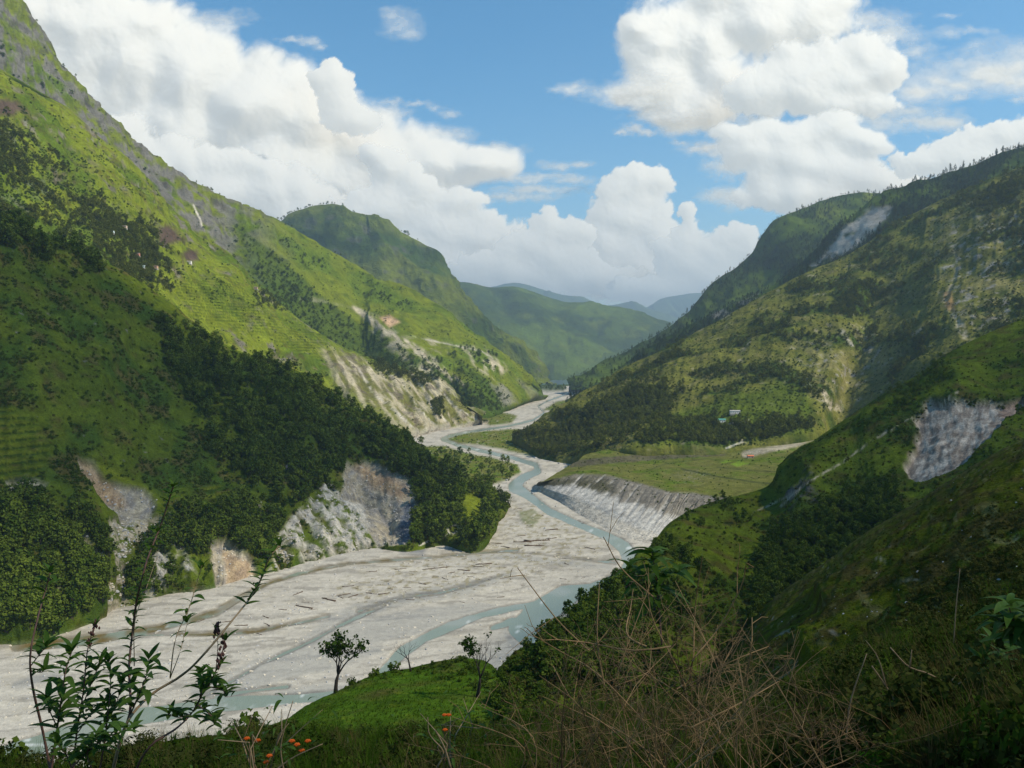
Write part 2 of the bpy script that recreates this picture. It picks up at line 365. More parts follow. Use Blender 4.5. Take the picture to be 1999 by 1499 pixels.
def A_col(L):
    j = 16 * fbm(L.P / 30 + 5, 3)
    n1 = fbm(L.P / 70 + 3, 4); n2 = fbm(L.P / 22 + 8, 3)
    C = mixc(np.broadcast_to(GRASS2 * 1.0 + (.010, 0, 0), L.P.shape), DEEP * 1.5, sstep(-0.1, .3, n1))
    C = mixc(C, BROWN * 1.1, sstep(0.0, 0.4, n2 + .3 * n1) * 0.75); C = mixc(C, GRASS * .95, sstep(.12, .4, fbm(L.P / 40 + 19, 4)) * .35 * sstep(1050, 700, L.v + .4 * L.u)); C = mixc(C, DEEP, sstep(.2, .4, fbm(L.P / 11 + 29, 3)) * .6); C = mixc(C, ROCK * .7, sstep(.46, .55, fbm(L.P / 9 + 41, 3)) * .8)
    C = mixc(C, GRASS * .95, pmask(L.u, L.v, [(160, 900), (200, 905), (300, 960), (330, 985), (300, 990), (230, 945)], 8, j))
    L.forest = np.clip(sum(pmask(L.u, L.v, f, 22, 2.2 * j) for f in FOREST_A), 0, 1)
    mead = pmask(L.u, L.v, [(903, 965), (925, 962), (945, 985), (940, 1020), (915, 1035), (900, 1010)], 5, j * .4)
    L.forest *= (1 - mead) * (.12 + .88 * sstep(-.22, .02, fbm(L.P / 42 + 61, 4)))
    C = mixc(C, DEEP * 1.1, L.forest * .8)
    C = mixc(C, GRASS * 1.05, mead)
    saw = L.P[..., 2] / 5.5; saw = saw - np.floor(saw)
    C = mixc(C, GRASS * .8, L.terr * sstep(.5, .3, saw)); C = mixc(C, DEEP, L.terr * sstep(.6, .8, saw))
    cr = mixc(np.broadcast_to(DIRT * .85, L.P.shape), ROCK * 1.0, sstep(-.25, .3, .6 * fbm(xyz(L.s * 110 + 6 * L.t, L.t * 22), 4) + .6 * fbm(L.P / 13 + 4, 4)))
    cr = mixc(cr, OCHRE, pmask(L.u, L.v, [(690, 905), (750, 920), (800, 960), (780, 975), (720, 950)], 12, j * .7) * .55)
    cr = mixc(cr, OCHRE * 1.1, pmask(L.u, L.v, [(150, 890), (210, 925), (240, 990), (200, 985), (165, 945)], 10, j) * .5)
    cr = mixc(cr, OCHRE * 1.15, pmask(L.u, L.v, [(440, 1085), (490, 1098), (498, 1142), (440, 1145)], 10, j * 1.5) * .4)
    cr = mixc(cr, SLATE, pmask(L.u, L.v, S2d, 5, j * .4) * .95)
    cr = mixc(cr, PALE, pmask(L.u, L.v, [(678, 980), (705, 985), (720, 1020), (722, 1045), (700, 1020), (685, 1000)], 5, j * .3))
    cr = cr * (1 + .45 * fbm(L.P / 5, 3) + .3 * fbm(L.P / 2.2, 2))[..., None]
    C = mixc(C, cr, L.scar)
    C = mixc(C, PALE * .85, L.strk * sstep(-.3, .1, fbm(L.P / 9 + 3, 3))); C = mixc(C, DIRT * .75 , L.rub * sstep(-.25, .15, fbm(L.P / 7, 3)))
    tr = lmask(L.u, L.v, [(820, 1064), (850, 1050), (878, 1043), (873, 1030), (868, 1026), (890, 1025), (900, 1032), (895, 1037), (878, 1044)], 3.2, 1.5, j * .06)
    tr = np.maximum(tr, lmask(L.u, L.v, [(0, 1150), (60, 1150), (130, 1148), (195, 1150)], 2.0, 1.5, j * .2) * .6)
    C = mixc(C, PALE, tr * .9); L.trail = tr
    C = mixc(C, SAND * .9, sstep(.955, .99, L.t) * .7)
    L.dens_tree = L.forest * (1 - L.scar) * (1 - L.strk) * (1 - L.rub) * (1 - L.trail) * (L.t < .96)
    L.dens_shrub = (0.10 + .9 * sstep(0., .35, n2 + n1)) * (1 - L.scar) * (1 - L.strk) * (1 - .8 * L.rub) * (1 - .9 * L.terr) * (1 - mead) * (L.t < .97)
    return C
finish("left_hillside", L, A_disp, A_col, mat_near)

# --- the bright green spur behind it
kb = 1.25
B1t = [(-220, 20, 1250), (-60, 100, 1430), (60, 165, 1560), (110, 193, 1610), (215, 290, 1700), (300, 370, 1760), (370, 450, 1800), (430, 484, 1840), (500, 550, 1880), (570, 612, 1900), (640, 660, 1900), (700, 690, 1890), (780, 720, 1860), (850, 742, 1830), (900, 788, 1790), (940, 814, 1745)]
B1b = [(-220, 560, 820), (-60, 600, 880), (60, 640, 940), (120, 680, 980), (290, 720, 1060), (380, 770, 1120), (450, 800, 1180), (520, 820, 1240), (580, 845, 1300), (660, 865, 1400)]
B1z = [(740, 868), (800, 852), (840, 842), (885, 836), (918, 831), (946, 826)]
top = np.array(sc(B1t, kb) ); bot = np.array(sc(B1b, kb) + [PZ(u, v, -1) for u, v in B1z])
bot2 = bot.copy(); bot2[:, 2] -= 12; bot2[:, 1] -= 20
L = loft([top, prof(.3, .03), prof(.65, .0), bot, bot2], 2.7)
def B1_disp(L):
    e = sstep(0, .06, L.t) * sstep(0, .05, 1 - L.t)
    j = 10 * fbm(L.P / 50, 3)
    L.erod = pmask(L.u, L.v, [(630, 690), (690, 705), (760, 745), (800, 735), (860, 745), (900, 790), (950, 826), (800, 870), (720, 820), (650, 760)], 18, 1.4 * j)
    L.terr = np.clip(pmask(L.u, L.v, [(330, 550), (430, 550), (520, 610), (640, 665), (600, 710), (480, 660), (360, 630)], 16, j) + pmask(L.u, L.v, [(700, 690), (800, 725), (850, 745), (800, 750), (720, 725)], 10, j) + pmask(L.u, L.v, [(150, 360), (260, 400), (300, 470), (200, 430)], 14, j) * .5, 0, 1) * .9
    q = L.P * np.array((1 / 120, 1 / 120, 1 / 34)); L.cb = sstep(.16, .30, fbm(q + 3, 5, .55)) * e * (1 - L.terr)
    rb = ribs(L, 13, 2.4, 5.2, 4)
    L.rb2 = ribs(L, 46, 2.2, 2.2)
    d = 14 * rb * e + 22 * fbm(L.P / 260, 4) + 9 * fbm(L.P / 95, 5, .55, 2.1, True) * e + 5 * fbm(L.P / 34, 4) * sstep(0, .1, L.t) + (4 + 10 * L.erod) * L.rb2 * e
    d += np.where(L.terr > 0, stepz(L.P[..., 2] + 3 * noise3(L.P / 120), 7) * .8 * L.terr, 0) - 7 * L.cb + 3 * L.cb * fbm(L.P / 14, 3)
    return d
def B1_col(L):
    j = 14 * fbm(L.P / 60 + 3, 3)
    n1 = fbm(L.P / 150 + 1, 4); n2 = fbm(L.P / 45 + 6, 4)
    C = mixc(np.broadcast_to(GRASS * 1.15, L.P.shape), GRASS2 * 1.05, sstep(-.15, .3, n1))
    C = mixc(C, DRY * .9, sstep(.1, .4, n2) * .6); C = mixc(C, BROWN, sstep(.12, .35, fbm(L.P / 24 + 13, 4)) * .55); C = mixc(C, DEEP * 1.5, sstep(.15, .35, fbm(L.P / 16 + 23, 3)) * .6)
    C = mixc(C, ROCK * .55 + BROWN * .3, sstep(.16, .3, n2 - .2 * n1 + .0) * sstep(.2, .45, fbm(L.P / 90 + 33, 3) + .25) * .9)
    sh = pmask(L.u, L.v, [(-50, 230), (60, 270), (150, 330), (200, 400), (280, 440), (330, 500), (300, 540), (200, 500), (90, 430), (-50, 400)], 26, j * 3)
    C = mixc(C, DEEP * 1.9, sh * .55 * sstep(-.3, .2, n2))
    C = mixc(C, mixc(np.broadcast_to(np.array((.085, .068, .045)), L.P.shape), ROCK * .9, sstep(0, .3, fbm(L.P / 18 + 3, 3))), L.cb * sstep(-.2, .1, fbm(L.P / 26 + 7, 3)) * .85)
    rk = pmask(L.u, L.v, [(305, 445), (330, 440), (360, 470), (330, 480), (310, 478)], 8, j) + pmask(L.u, L.v, [(-30, 195), (30, 198), (50, 218), (0, 225), (-30, 222)], 8, j) + pmask(L.u, L.v, [(355, 492), (385, 488), (390, 505), (362, 508)], 6, j)
    C = mixc(C, (0.085, .06, .045), rk)
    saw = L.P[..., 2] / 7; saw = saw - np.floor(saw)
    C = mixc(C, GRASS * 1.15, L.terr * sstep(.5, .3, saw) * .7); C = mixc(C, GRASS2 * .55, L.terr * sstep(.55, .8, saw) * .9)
    stq = fbm(xyz((L.u * .78 - L.v * .62) / 11, (L.u * .62 + L.v * .78) / 60, 6), 4); er = L.erod * sstep(.02, .32, stq + .25 * L.rb2)
    C = mixc(C, DRY * .95, L.erod * .7); C = mixc(C, DIRT * 1.0, er * .85)
    C = mixc(C, (.12, .1, .075), L.erod * sstep(.1, .3, n2) * .7)
    ln = sum(lmask(L.u, L.v, pl, w * .7, 2.0, j * .3) for pl, w in (([(765, 735), (790, 760), (810, 785), (830, 810), (850, 830)], 4), ([(820, 735), (828, 770), (850, 800), (868, 820)], 5), ([(860, 760), (880, 785), (905, 805), (935, 822)], 6), ([(700, 720), (730, 770), (770, 800), (810, 840)], 5)))
    C = mixc(C, PALE, ln * .75 * sstep(-.25, .1, fbm(L.P / 16 + 5, 3)))
    C = mixc(C, SAND, sstep(.93, .98, L.t) * (L.u > 770))
    gr = pmask(L.u, L.v, [(840, 790), (860, 785), (875, 810), (850, 815)], 5, j) + pmask(L.u, L.v, [(690, 655), (760, 700), (850, 735), (830, 750), (740, 725)], 10, j)
    L.dens_shrub = np.clip(.04 + 1.2 * sh + gr + .9 * sstep(.05, .3, fbm(L.P / 48 + 91, 4)) + .3 * L.cb, 0, 1) * (1 - .8 * L.erod * (1 - gr)) * (L.t < .93)
    L.dens_tree = np.clip(sh * .6 * sstep(-.15, .15, fbm(L.P / 60 + 71, 4)) + gr + pmask(L.u, L.v, [(180, 430), (300, 440), (330, 560), (240, 560)], 18, j * 2) * .7 + pmask(L.u, L.v, [(500, 540), (560, 560), (560, 600), (510, 590)], 12, j) * .8, 0, 1) * (L.t < .93)
    return C
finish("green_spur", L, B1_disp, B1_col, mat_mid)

# --- the rocky crest and the long spur behind, left of the valley
k2 = 1.3
B2t = [(-240, -130, 1900), (-60, -60, 2000), (0, -28, 2050), (36, 5, 2080), (75, 60, 2100), (100, 108, 2120), (150, 168, 2160), (190, 216, 2200), (224, 252, 2220), (262, 290, 2250), (330, 330, 2300), (420, 384, 2380), (480, 405, 2430), (560, 440, 2500), (640, 486, 2560), (700, 520, 2600), (760, 560, 2640), (830, 600, 2650), (900, 650, 2650), (960, 690, 2620), (1010, 730, 2580), (1042, 760, 2500)]
B2b = [(-240, 200, 1500), (-60, 300, 1650), (0, 330, 1700), (60, 360, 1750), (110, 380, 1780), (150, 400, 1800), (200, 440, 1850), (260, 480, 1880), (300, 510, 1900), (350, 540, 1920), (400, 580, 1940), (470, 640, 1950), (520, 680, 1960), (580, 730, 1980), (640, 770, 2000), (700, 800, 2050)]
B2z = [(820, 818), (900, 815), (945, 818), (985, 800), (1020, 787), (1058, 780)]
top = np.array(sc(B2t, k2)); bot = np.array(sc(B2b, k2) + [PZ(u, v, -1) for u, v in B2z])
bot2 = bot.copy(); bot2[:, 2] -= 15; bot2[:, 1] -= 25
L = loft([top, prof(.33, .0), prof(.7, -.02), bot, bot2], 2.8, (260, -160))
SP1 = [(350, 340), (430, 392), (492, 452), (560, 503), (620, 562), (700, 622), (760, 655), (850, 705), (930, 748), (1000, 784)]
SP2 = [(760, 560), (830, 612), (900, 668), (960, 715), (1010, 755)]
def B2_disp(L):
    e = sstep(0, .06, L.t) * sstep(0, .05, 1 - L.t)
    d1, a1 = seg_dist(L.u + 8 * fbm(L.P / 120, 2), L.v, SP1); d2, _ = seg_dist(L.u, L.v, SP2)
    L.d1 = d1
    bump = 26 * np.exp(-(d1 / 40) ** 2) * np.clip(a1 / 2, 0, 1) + 30 * np.exp(-(d2 / 26) ** 2)
    L.rb = ribs(L, 17, 3.0, 8.2, 4); L.rb2 = ribs(L, 80, 4.0, 4.4)
    rocky = sstep(620, 420, L.u)
    d = bump * e + 16 * L.rb * e + 34 * fbm(L.P / 360, 4) * e + (7 + 7 * rocky) * fbm(L.P / 50, 4) + (1.5 + 9 * rocky) * L.rb2 * e + 9 * (1 - rocky) * fbm(L.P / 120, 5, .55, 2.1, True) * e
    d += rocky * sstep(.2, 0., L.t) * 16 * fbm(L.P / 70 + 5, 4, .6, 2.1, True)
    return d
def B2_col(L):
    j = 12 * fbm(L.P / 90 + 3, 3); n1 = fbm(L.P / 220, 4); n2 = fbm(L.P / 60 + 4, 4)
    C = mixc(np.broadcast_to(GRASS * 1.0, L.P.shape), GRASS2 * 1.1, sstep(-.1, .3, n1))
    C = mixc(C, DEEP * 1.3, sstep(.1, .4, n2) * .6)
    rocky = sstep(600, 400, L.u + 3 * j)
    C = mixc(C, ROCK * .62, rocky * sstep(-.02, .28, n2 + .3 * L.rb2 + .15 * n1) * .95); C = mixc(C, (.06, .055, .045), rocky * sstep(.15, .35, fbm(L.P / 38 + 77, 4)) * .7)
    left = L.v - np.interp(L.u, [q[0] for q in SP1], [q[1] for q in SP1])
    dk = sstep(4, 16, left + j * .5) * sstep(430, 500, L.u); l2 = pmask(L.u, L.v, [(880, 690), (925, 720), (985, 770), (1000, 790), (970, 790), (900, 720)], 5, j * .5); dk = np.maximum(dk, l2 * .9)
    C = mixc(C, DEEP * 1.35, dk * .75)  # shade on the spur's left faces put into the colour as deep green
    strip = lmask(L.u, L.v, [(690, 600), (745, 640), (790, 668), (840, 702), (885, 738), (905, 752)], (6, 12, 16, 14, 10, 4), 4, j * .5) * sstep(-.3, .1, fbm(xyz((L.u * .8 - L.v * .6) / 9, (L.u * .6 + L.v * .8) / 40, 2), 3))
    C = mixc(C, DIRT * .95, strip)
    pale = lmask(L.u, L.v, [(590, 583), (640, 588), (700, 608), (760, 648), (830, 665), (900, 678), (945, 690), (985, 715)], (8, 5, 6, 14, 12, 9, 16, 8), 4, j * .5)
    road = lmask(L.u, L.v, [(585, 585), (640, 590), (700, 603), (745, 618), (775, 650), (830, 662), (900, 677), (940, 685), (962, 700)], 1.8, 1.4, j * .05)
    fan = pmask(L.u, L.v, [(815, 660), (850, 668), (880, 700), (870, 705), (835, 690)], 6, j) * sstep(-.1, .2, n2) * .8 + pmask(L.u, L.v, [(905, 680), (945, 680), (990, 722), (970, 740), (930, 715)], 8, j) * sstep(-.1, .25, fbm(xyz(L.s * 110, L.t * 6), 3))
    fan += pmask(L.u, L.v, [(700, 605), (760, 640), (840, 720), (860, 745), (800, 715), (740, 665)], 7, j) * sstep(-.15, .2, n2) * .8
    qr = pmask(L.u, L.v, [(742, 620), (760, 615), (782, 628), (760, 640)], 4, j * .3)
    foot = pmask(L.u, L.v, [(960, 750), (985, 752), (1005, 785), (985, 790)], 6, j) + pmask(L.u, L.v, [(1010, 740), (1040, 757), (1060, 778), (1040, 782)], 5, j) * .5
    C = mixc(C, DIRT, np.clip(pale * .35 * sstep(-.1, .3, n2) + fan, 0, 1)); C = mixc(C, PALE * .85, road * .8 * (.35 + .65 * sstep(760, 840, L.u)) * sstep(-.35, 0, n2)); C = mixc(C, (.5, .33, .2), qr); C = mixc(C, ROCK, foot * .7)
    wf = lmask(L.u, L.v, [(378, 400), (384, 415), (392, 430), (394, 442)], 3, 1.6, j * .06)
    C = mixc(C, PALE, wf)
    L.dens_shrub = np.clip(.06 + .8 * sstep(.05, .3, fbm(L.P / 70 + 91, 4)) + .4 * dk + .3 * sstep(.1, .3, n1), 0, 1) * (1 - .7 * rocky) * (1 - np.clip(fan + pale, 0, 1)) * (L.t < .95)
    L.dens_tree = np.clip(.3 * dk + .6 * sstep(.2, .4, n1), 0, 1) * (1 - pmask(L.u, L.v, [(685, 590), (760, 600), (770, 700), (690, 690)], 8, 0)) * (1 - .8 * rocky) * (L.t < .95)
    return C
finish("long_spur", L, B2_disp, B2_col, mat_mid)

# --- the dome-topped peak beyond
k3 = 1.6
Dt = [(380, 520, 3800), (480, 462, 3900), (545, 432, 4000), (572, 414, 4050), (610, 402, 4100), (660, 400, 4100), (682, 412, 4060), (700, 424, 4050), (740, 434, 4050), (800, 462, 4000), (832, 480, 3980), (850, 510, 3950), (872, 545, 3900), (905, 592, 3850), (960, 640, 3800), (1010, 690, 3750), (1060, 738, 3700)]
Db = [(380, 760, 2900), (480, 770, 2950), (545, 775, 3000), (600, 780, 3050), (660, 780, 3100), (720, 780, 3150), (760, 780, 3180), (800, 780, 3200), (850, 778, 3250), (890, 776, 3280), (920, 774, 3300), (950, 772, 3320), (980, 768, 3350), (1010, 766, 3370), (1040, 764, 3390), (1070, 762, 3400), (1085, 761, 3420)]
top = np.array(sc(Dt, k3)); bot = np.array(sc(Db, k3)); bot[:, 2] -= 25
L = loft([top, prof(.3, .03), prof(.65, 0), bot], 3.2, (500, -200))
def D_disp(L):
    e = sstep(0, .08, L.t)
    bp = 60 * np.exp(-(seg_dist(L.u + 12 * fbm(L.P / 300, 3), L.v, [(700, 424), (740, 490), (770, 560), (850, 640), (960, 720)])[0] / 55) ** 2)
    return 1.23 * (e * (bp + 45 * ribs(L, 8, 2.6, 2.2, 5) + 60 * fbm(L.P / 520, 5, .55, 2.1, True)) + 14 * fbm(L.P / 135, 5, .6) + 50 * fbm(L.P / 740, 4) * e)
def D_col(L):
    n1 = fbm(L.P / 420, 4); n2 = fbm(L.P / 120, 4)
    C = mixc(np.broadcast_to(GRASS * .85, L.P.shape), DEEP * 1.2, sstep(-.15, .3, n1))
    return mixc(C, ROCK * .4, sstep(.15, .4, n2) * .6)
finish("domed_peak", L, D_disp, D_col, mat_far)

# --- the ridge across the end of the valley
k4 = 2.0
Et = [(820, 560, 5200), (880, 552, 5300), (920, 552, 5350), (960, 561, 5400), (1005, 559, 5450), (1050, 573, 5500), (1100, 588, 5500), (1170, 594, 5500), (1235, 608, 5450), (1290, 628, 5400), (1350, 660, 5300), (1420, 700, 5200)]
Eb = [(820, 770, 3700), (880, 770, 3750), (930, 770, 3800), (970, 768, 3850), (1010, 766, 3900), (1050, 762, 3950), (1090, 758, 4000), (1130, 756, 4050), (1180, 756, 4080), (1240, 756, 4100), (1300, 756, 4150), (1400, 756, 4200)]
top = np.array(sc(Et, k4)); bot = np.array(sc(Eb, k4)); bot[:, 2] -= 40
L = loft([top, prof(.3, .03), prof(.65, -.03), bot], 3.2, (700, -250))
def E_disp(L):
    e = sstep(0, .08, L.t)
    sp_ = sum(a * np.exp(-(seg_dist(L.u + 10 * fbm(L.P / 900, 3), L.v, p)[0] / 30) ** 2) for a, p in ((110, [(1005, 562), (1030, 620), (1070, 680), (1100, 735)]), (70, [(1100, 590), (1110, 640), (1140, 700)]), (80, [(920, 556), (960, 640), (1020, 720)])))
    return 1.25 * (e * (sp_ * sstep(.02, .3, L.t) + 45 * ribs(L, 6, 2.4, 6.6, 5) + 80 * fbm(L.P / 1100, 5, .55, 2.1, True)) + 14 * fbm(L.P / 260, 4) + 70 * fbm(L.P / 1480, 4) * e)
def E_col(L):
    n1 = fbm(L.P / 1100, 4); n2 = fbm(L.P / 300, 4)
    C = mixc(np.broadcast_to(GRASS2 * 1.0, L.P.shape), DEEP * 1.1, sstep(-.2, .2, n1))
    C = mixc(C, GRASS * 1.0, sstep(.1, .4, n2) * .5)
    C = mixc(C, DEEP * .9, pmask(L.u, L.v, [(980, 720), (1050, 722), (1130, 735), (1140, 775), (980, 775)], 8, 8 * n2) * .8)
    return C
finish("valley_head_ridge", L, E_disp, E_col, mat_far)
# --- far blue mountains
def far_range(name, pts, y, drop):
    t = np.array([P(u, v, y) for u, v in pts]); b = t.copy(); b[:, 1] -= y * .28; b[:, 2] = -1000
    global top, bot
    top, bot = t, b
    L = loft([t, prof(.4, 0), b], 4, (y * .1, -drop))
    finish(name, L, lambda L: sstep(0, .1, L.t) * 320 * ribs(L, 7, 2, 3.3, 4) + 60 * fbm(L.P / 600, 4), lambda L: mixc(np.broadcast_to(DEEP * 1.4, L.P.shape), GRASS2, sstep(-.2, .3, fbm(L.P / 700, 3))), mat_far)
far_range("far_mountains", [(960, 560), (1010, 552), (1060, 566), (1110, 577), (1130, 580), (1180, 596), (1212, 592), (1240, 588), (1262, 600), (1300, 612), (1400, 640)], 25500, 1200)
far_range("farther_mountains", [(1200, 612), (1240, 606), (1265, 598), (1290, 583), (1318, 577), (1345, 573), (1362, 572), (1400, 570), (1450, 565), (1500, 580)], 29500, 1500)

# --- right side: far forested ridge, then the ridge with the pine crest
k5 = 1.3
G2t = [(1112, 752, 2950), (1140, 730, 3000), (1180, 708, 3060), (1240, 678, 3120), (1290, 650, 3180), (1330, 620, 3220), (1362, 590, 3250), (1380, 562, 3280), (1400, 545, 3300), (1440, 520, 3330), (1470, 490, 3350), (1490, 456, 3380), (1512, 430, 3400), (1560, 410, 3420), (1620, 386, 3440), (1660, 378, 3450), (1705, 377, 3450), (1760, 400, 3400), (1900, 420, 3300)]
G2b = [(1116, 764, 2800), (1150, 768, 2750), (1200, 770, 2700), (1260, 765, 2650), (1320, 755, 2600), (1380, 740, 2560), (1430, 720, 2530), (1470, 710, 2500), (1500, 700, 2480), (1540, 690, 2460), (1580, 680, 2440), (1610, 670, 2430), (1640, 660, 2420), (1680, 650, 2410), (1720, 640, 2400), (1760, 630, 2400), (1800, 620, 2400), (1850, 620, 2400), (1950, 620, 2400)]
top = np.array(sc(G2t, k5)); bot = np.array(sc(G2b, k5)); bot[:4, 2] = np.minimum(bot[:4, 2], -3)
L = loft([top, prof(.33, .02), prof(.66, 0), bot], 3.0, (300, -180))
def G_disp(L):
    e = sstep(0, .08, L.t)
    return e * (18 * ribs(L, 10, 2.5, 4.1, 4) + 22 * fbm(L.P / 240, 5, .55, 2.1, True)) + 8 * fbm(L.P / 60, 4) + 40 * fbm(L.P / 380, 4) * e
def G2_col(L):
    n1 = fbm(L.P / 300, 4); n2 = fbm(L.P / 80, 4); j = 14 * fbm(L.P / 100, 3)
    C = mixc(np.broadcast_to(GRASS2 * .95, L.P.shape), DEEP * 1.0, sstep(-.25, .15, n1))
    C = mixc(C, GRASS * 1.0, pmask(L.u, L.v, [(1690, 372), (1712, 376), (1700, 392), (1685, 388)], 5, j * .3) + .5 * pmask(L.u, L.v, [(1600, 400), (1660, 395), (1640, 425), (1590, 430)], 8, j))
    L.dens_tree = sstep(-.3, .1, n1) * (L.t < .95); L.dens_shrub = L.dens_tree * 0
    return C
finish("forested_ridge", L, G_disp, G2_col, mat_mid)

k6 = 1.3
G1t = [(1105, 788, 2150), (1130, 772, 2180), (1180, 740, 2220), (1230, 703, 2260), (1300, 662, 2300), (1380, 622, 2340), (1440, 590, 2370), (1500, 562, 2400), (1560, 515, 2420), (1610, 470, 2440), (1660, 425, 2450), (1715, 380, 2460), (1760, 367, 2450), (1800, 354, 2430), (1850, 337, 2400), (1900, 321, 2360), (1960, 296, 2320), (2020, 280, 2280), (2200, 240, 2200)]
G1b = [(1110, 796, 2050), (1150, 800, 2000), (1200, 800, 1950), (1260, 790, 1930), (1340, 760, 1920), (1430, 730, 1920), (1500, 700, 1920), (1560, 680, 1920), (1620, 650, 1920), (1680, 620, 1900), (1730, 590, 1900), (1780, 560, 1900), (1820, 540, 1900), (1860, 520, 1890), (1900, 500, 1880), (1950, 480, 1860), (2000, 460, 1840), (2060, 450, 1820), (2250, 430, 1800)]
top = np.array(sc(G1t, k6)); bot = np.array(sc(G1b, k6))
L = loft([top, prof(.33, .02), prof(.66, 0), bot], 3.0, (250, -160))
def G1_disp(L):
    j = 12 * fbm(L.P / 60, 3)
    L.scar = pmask(L.u, L.v, [(1745, 415), (1712, 422), (1680, 440), (1650, 462), (1630, 485), (1605, 512), (1590, 525), (1630, 512), (1660, 500), (1700, 470), (1735, 440)], 5, j * .7)
    return G_disp(L) - 10 * L.scar
def G1_col(L):
    n1 = fbm(L.P / 240, 4); n2 = fbm(L.P / 70, 4); j = 12 * fbm(L.P / 80, 3)
    C = mixc(np.broadcast_to(GRASS2 * .9, L.P.shape), DEEP * .95, sstep(-.3, .1, n1))
    C = mixc(C, GRASS * .9 + .02, pmask(L.u, L.v, [(1120, 770), (1180, 735), (1250, 700), (1230, 730), (1160, 770)], 8, j) * .8)
    C = mixc(C, (.42, .36, .29), L.scar * sstep(-.45, -.1, n2)); C = mixc(C, (.36, .32, .28), L.scar * sstep(.0, .3, fbm(L.P / 25 + 3, 3)) * .6); C = mixc(C, ROCK * .8, pmask(L.u, L.v, [(1440, 565), (1470, 570), (1500, 580), (1460, 600), (1430, 590)], 6, j) * sstep(-.1, .2, n2))
    C = mixc(C, ROCK, pmask(L.u, L.v, [(1385, 610), (1410, 600), (1430, 612), (1395, 622)], 4, j) * .7)
    L.dens_tree = sstep(-.4, 0, n1) * (1 - L.scar) * (L.t < .95); L.dens_shrub = L.dens_tree * 0
    return C
finish("pine_ridge", L, G1_disp, G1_col, mat_mid)

# --- the broad olive hill on the right
kh = 1.12
Ht = [(1012, 852, 1560), (1040, 838, 1600), (1090, 800, 1680), (1130, 768, 1730), (1180, 742, 1770), (1220, 716, 1790), (1280, 691, 1820), (1330, 661, 1850), (1400, 626, 1880), (1460, 592, 1910), (1500, 571, 1930), (1550, 546, 1950), (1600, 521, 1970), (1650, 500, 1990), (1700, 470, 2000), (1740, 438, 2000), (1790, 415, 1990), (1830, 393, 1970), (1880, 370, 1940), (1940, 346, 1900), (2010, 318, 1850), (2200, 240, 1750)]
Hb = [(1008, 858, 5), (1035, 882, 6), (1075, 892, 8), (1112, 890, 14), (1150, 890, 24), (1200, 884, 32), (1250, 880, 38), (1300, 876, 40), (1345, 872, 43), (1390, 870, 44), (1430, 867, 46), (1470, 864, 48), (1510, 860, 50), (1560, 852, 54), (1600, 842, 58), (1640, 824, 64), (1690, 800, -1560), (1760, 770, -1480), (1830, 740, -1430), (1900, 720, -1400), (1990, 700, -1380), (2200, 660, -1340)]   # z, or minus the distance
top = np.array(sc(Ht, kh)); bot = np.array([PZ(u, v, z) if z > 0 else P(u, v, -z) for u, v, z in Hb])
bot2 = bot.copy(); bot2[:, 2] -= 15; bot2[:, 1] -= 12
L = loft([top, prof(.3, .02), prof(.65, -.02), bot, bot2], 2.8, (200, -130))
H_scars = [([(1860, 480), (1868, 510), (1850, 575), (1852, 600), (1870, 630), (1885, 660)], (2, 3, 5, 9, 12, 15)), ([(1610, 770), (1620, 790), (1640, 800)], (10, 16, 8)), ([(1700, 560), (1690, 600), (1640, 700), (1600, 760)], (4, 6, 8, 6))]
def H_disp(L):
    e = sstep(0, .05, L.t) * sstep(0, .05, 1 - L.t)
    j = 12 * fbm(L.P / 45, 3)
    L.scar = np.clip(sum(lmask(L.u, L.v, a, w, 5, j * .6) for a, w in H_scars[:2]), 0, 1)
    L.rb = ribs(L, 20, 1.1, 7.7)
    return e * (3.5 * L.rb + 2 * ribs(L, 70, 1.4, 1.2)) + 30 * fbm(L.P / 200, 4) * (.3 + .7 * e) + 3 * fbm(L.P / 26, 4) - 1.5 * L.scar
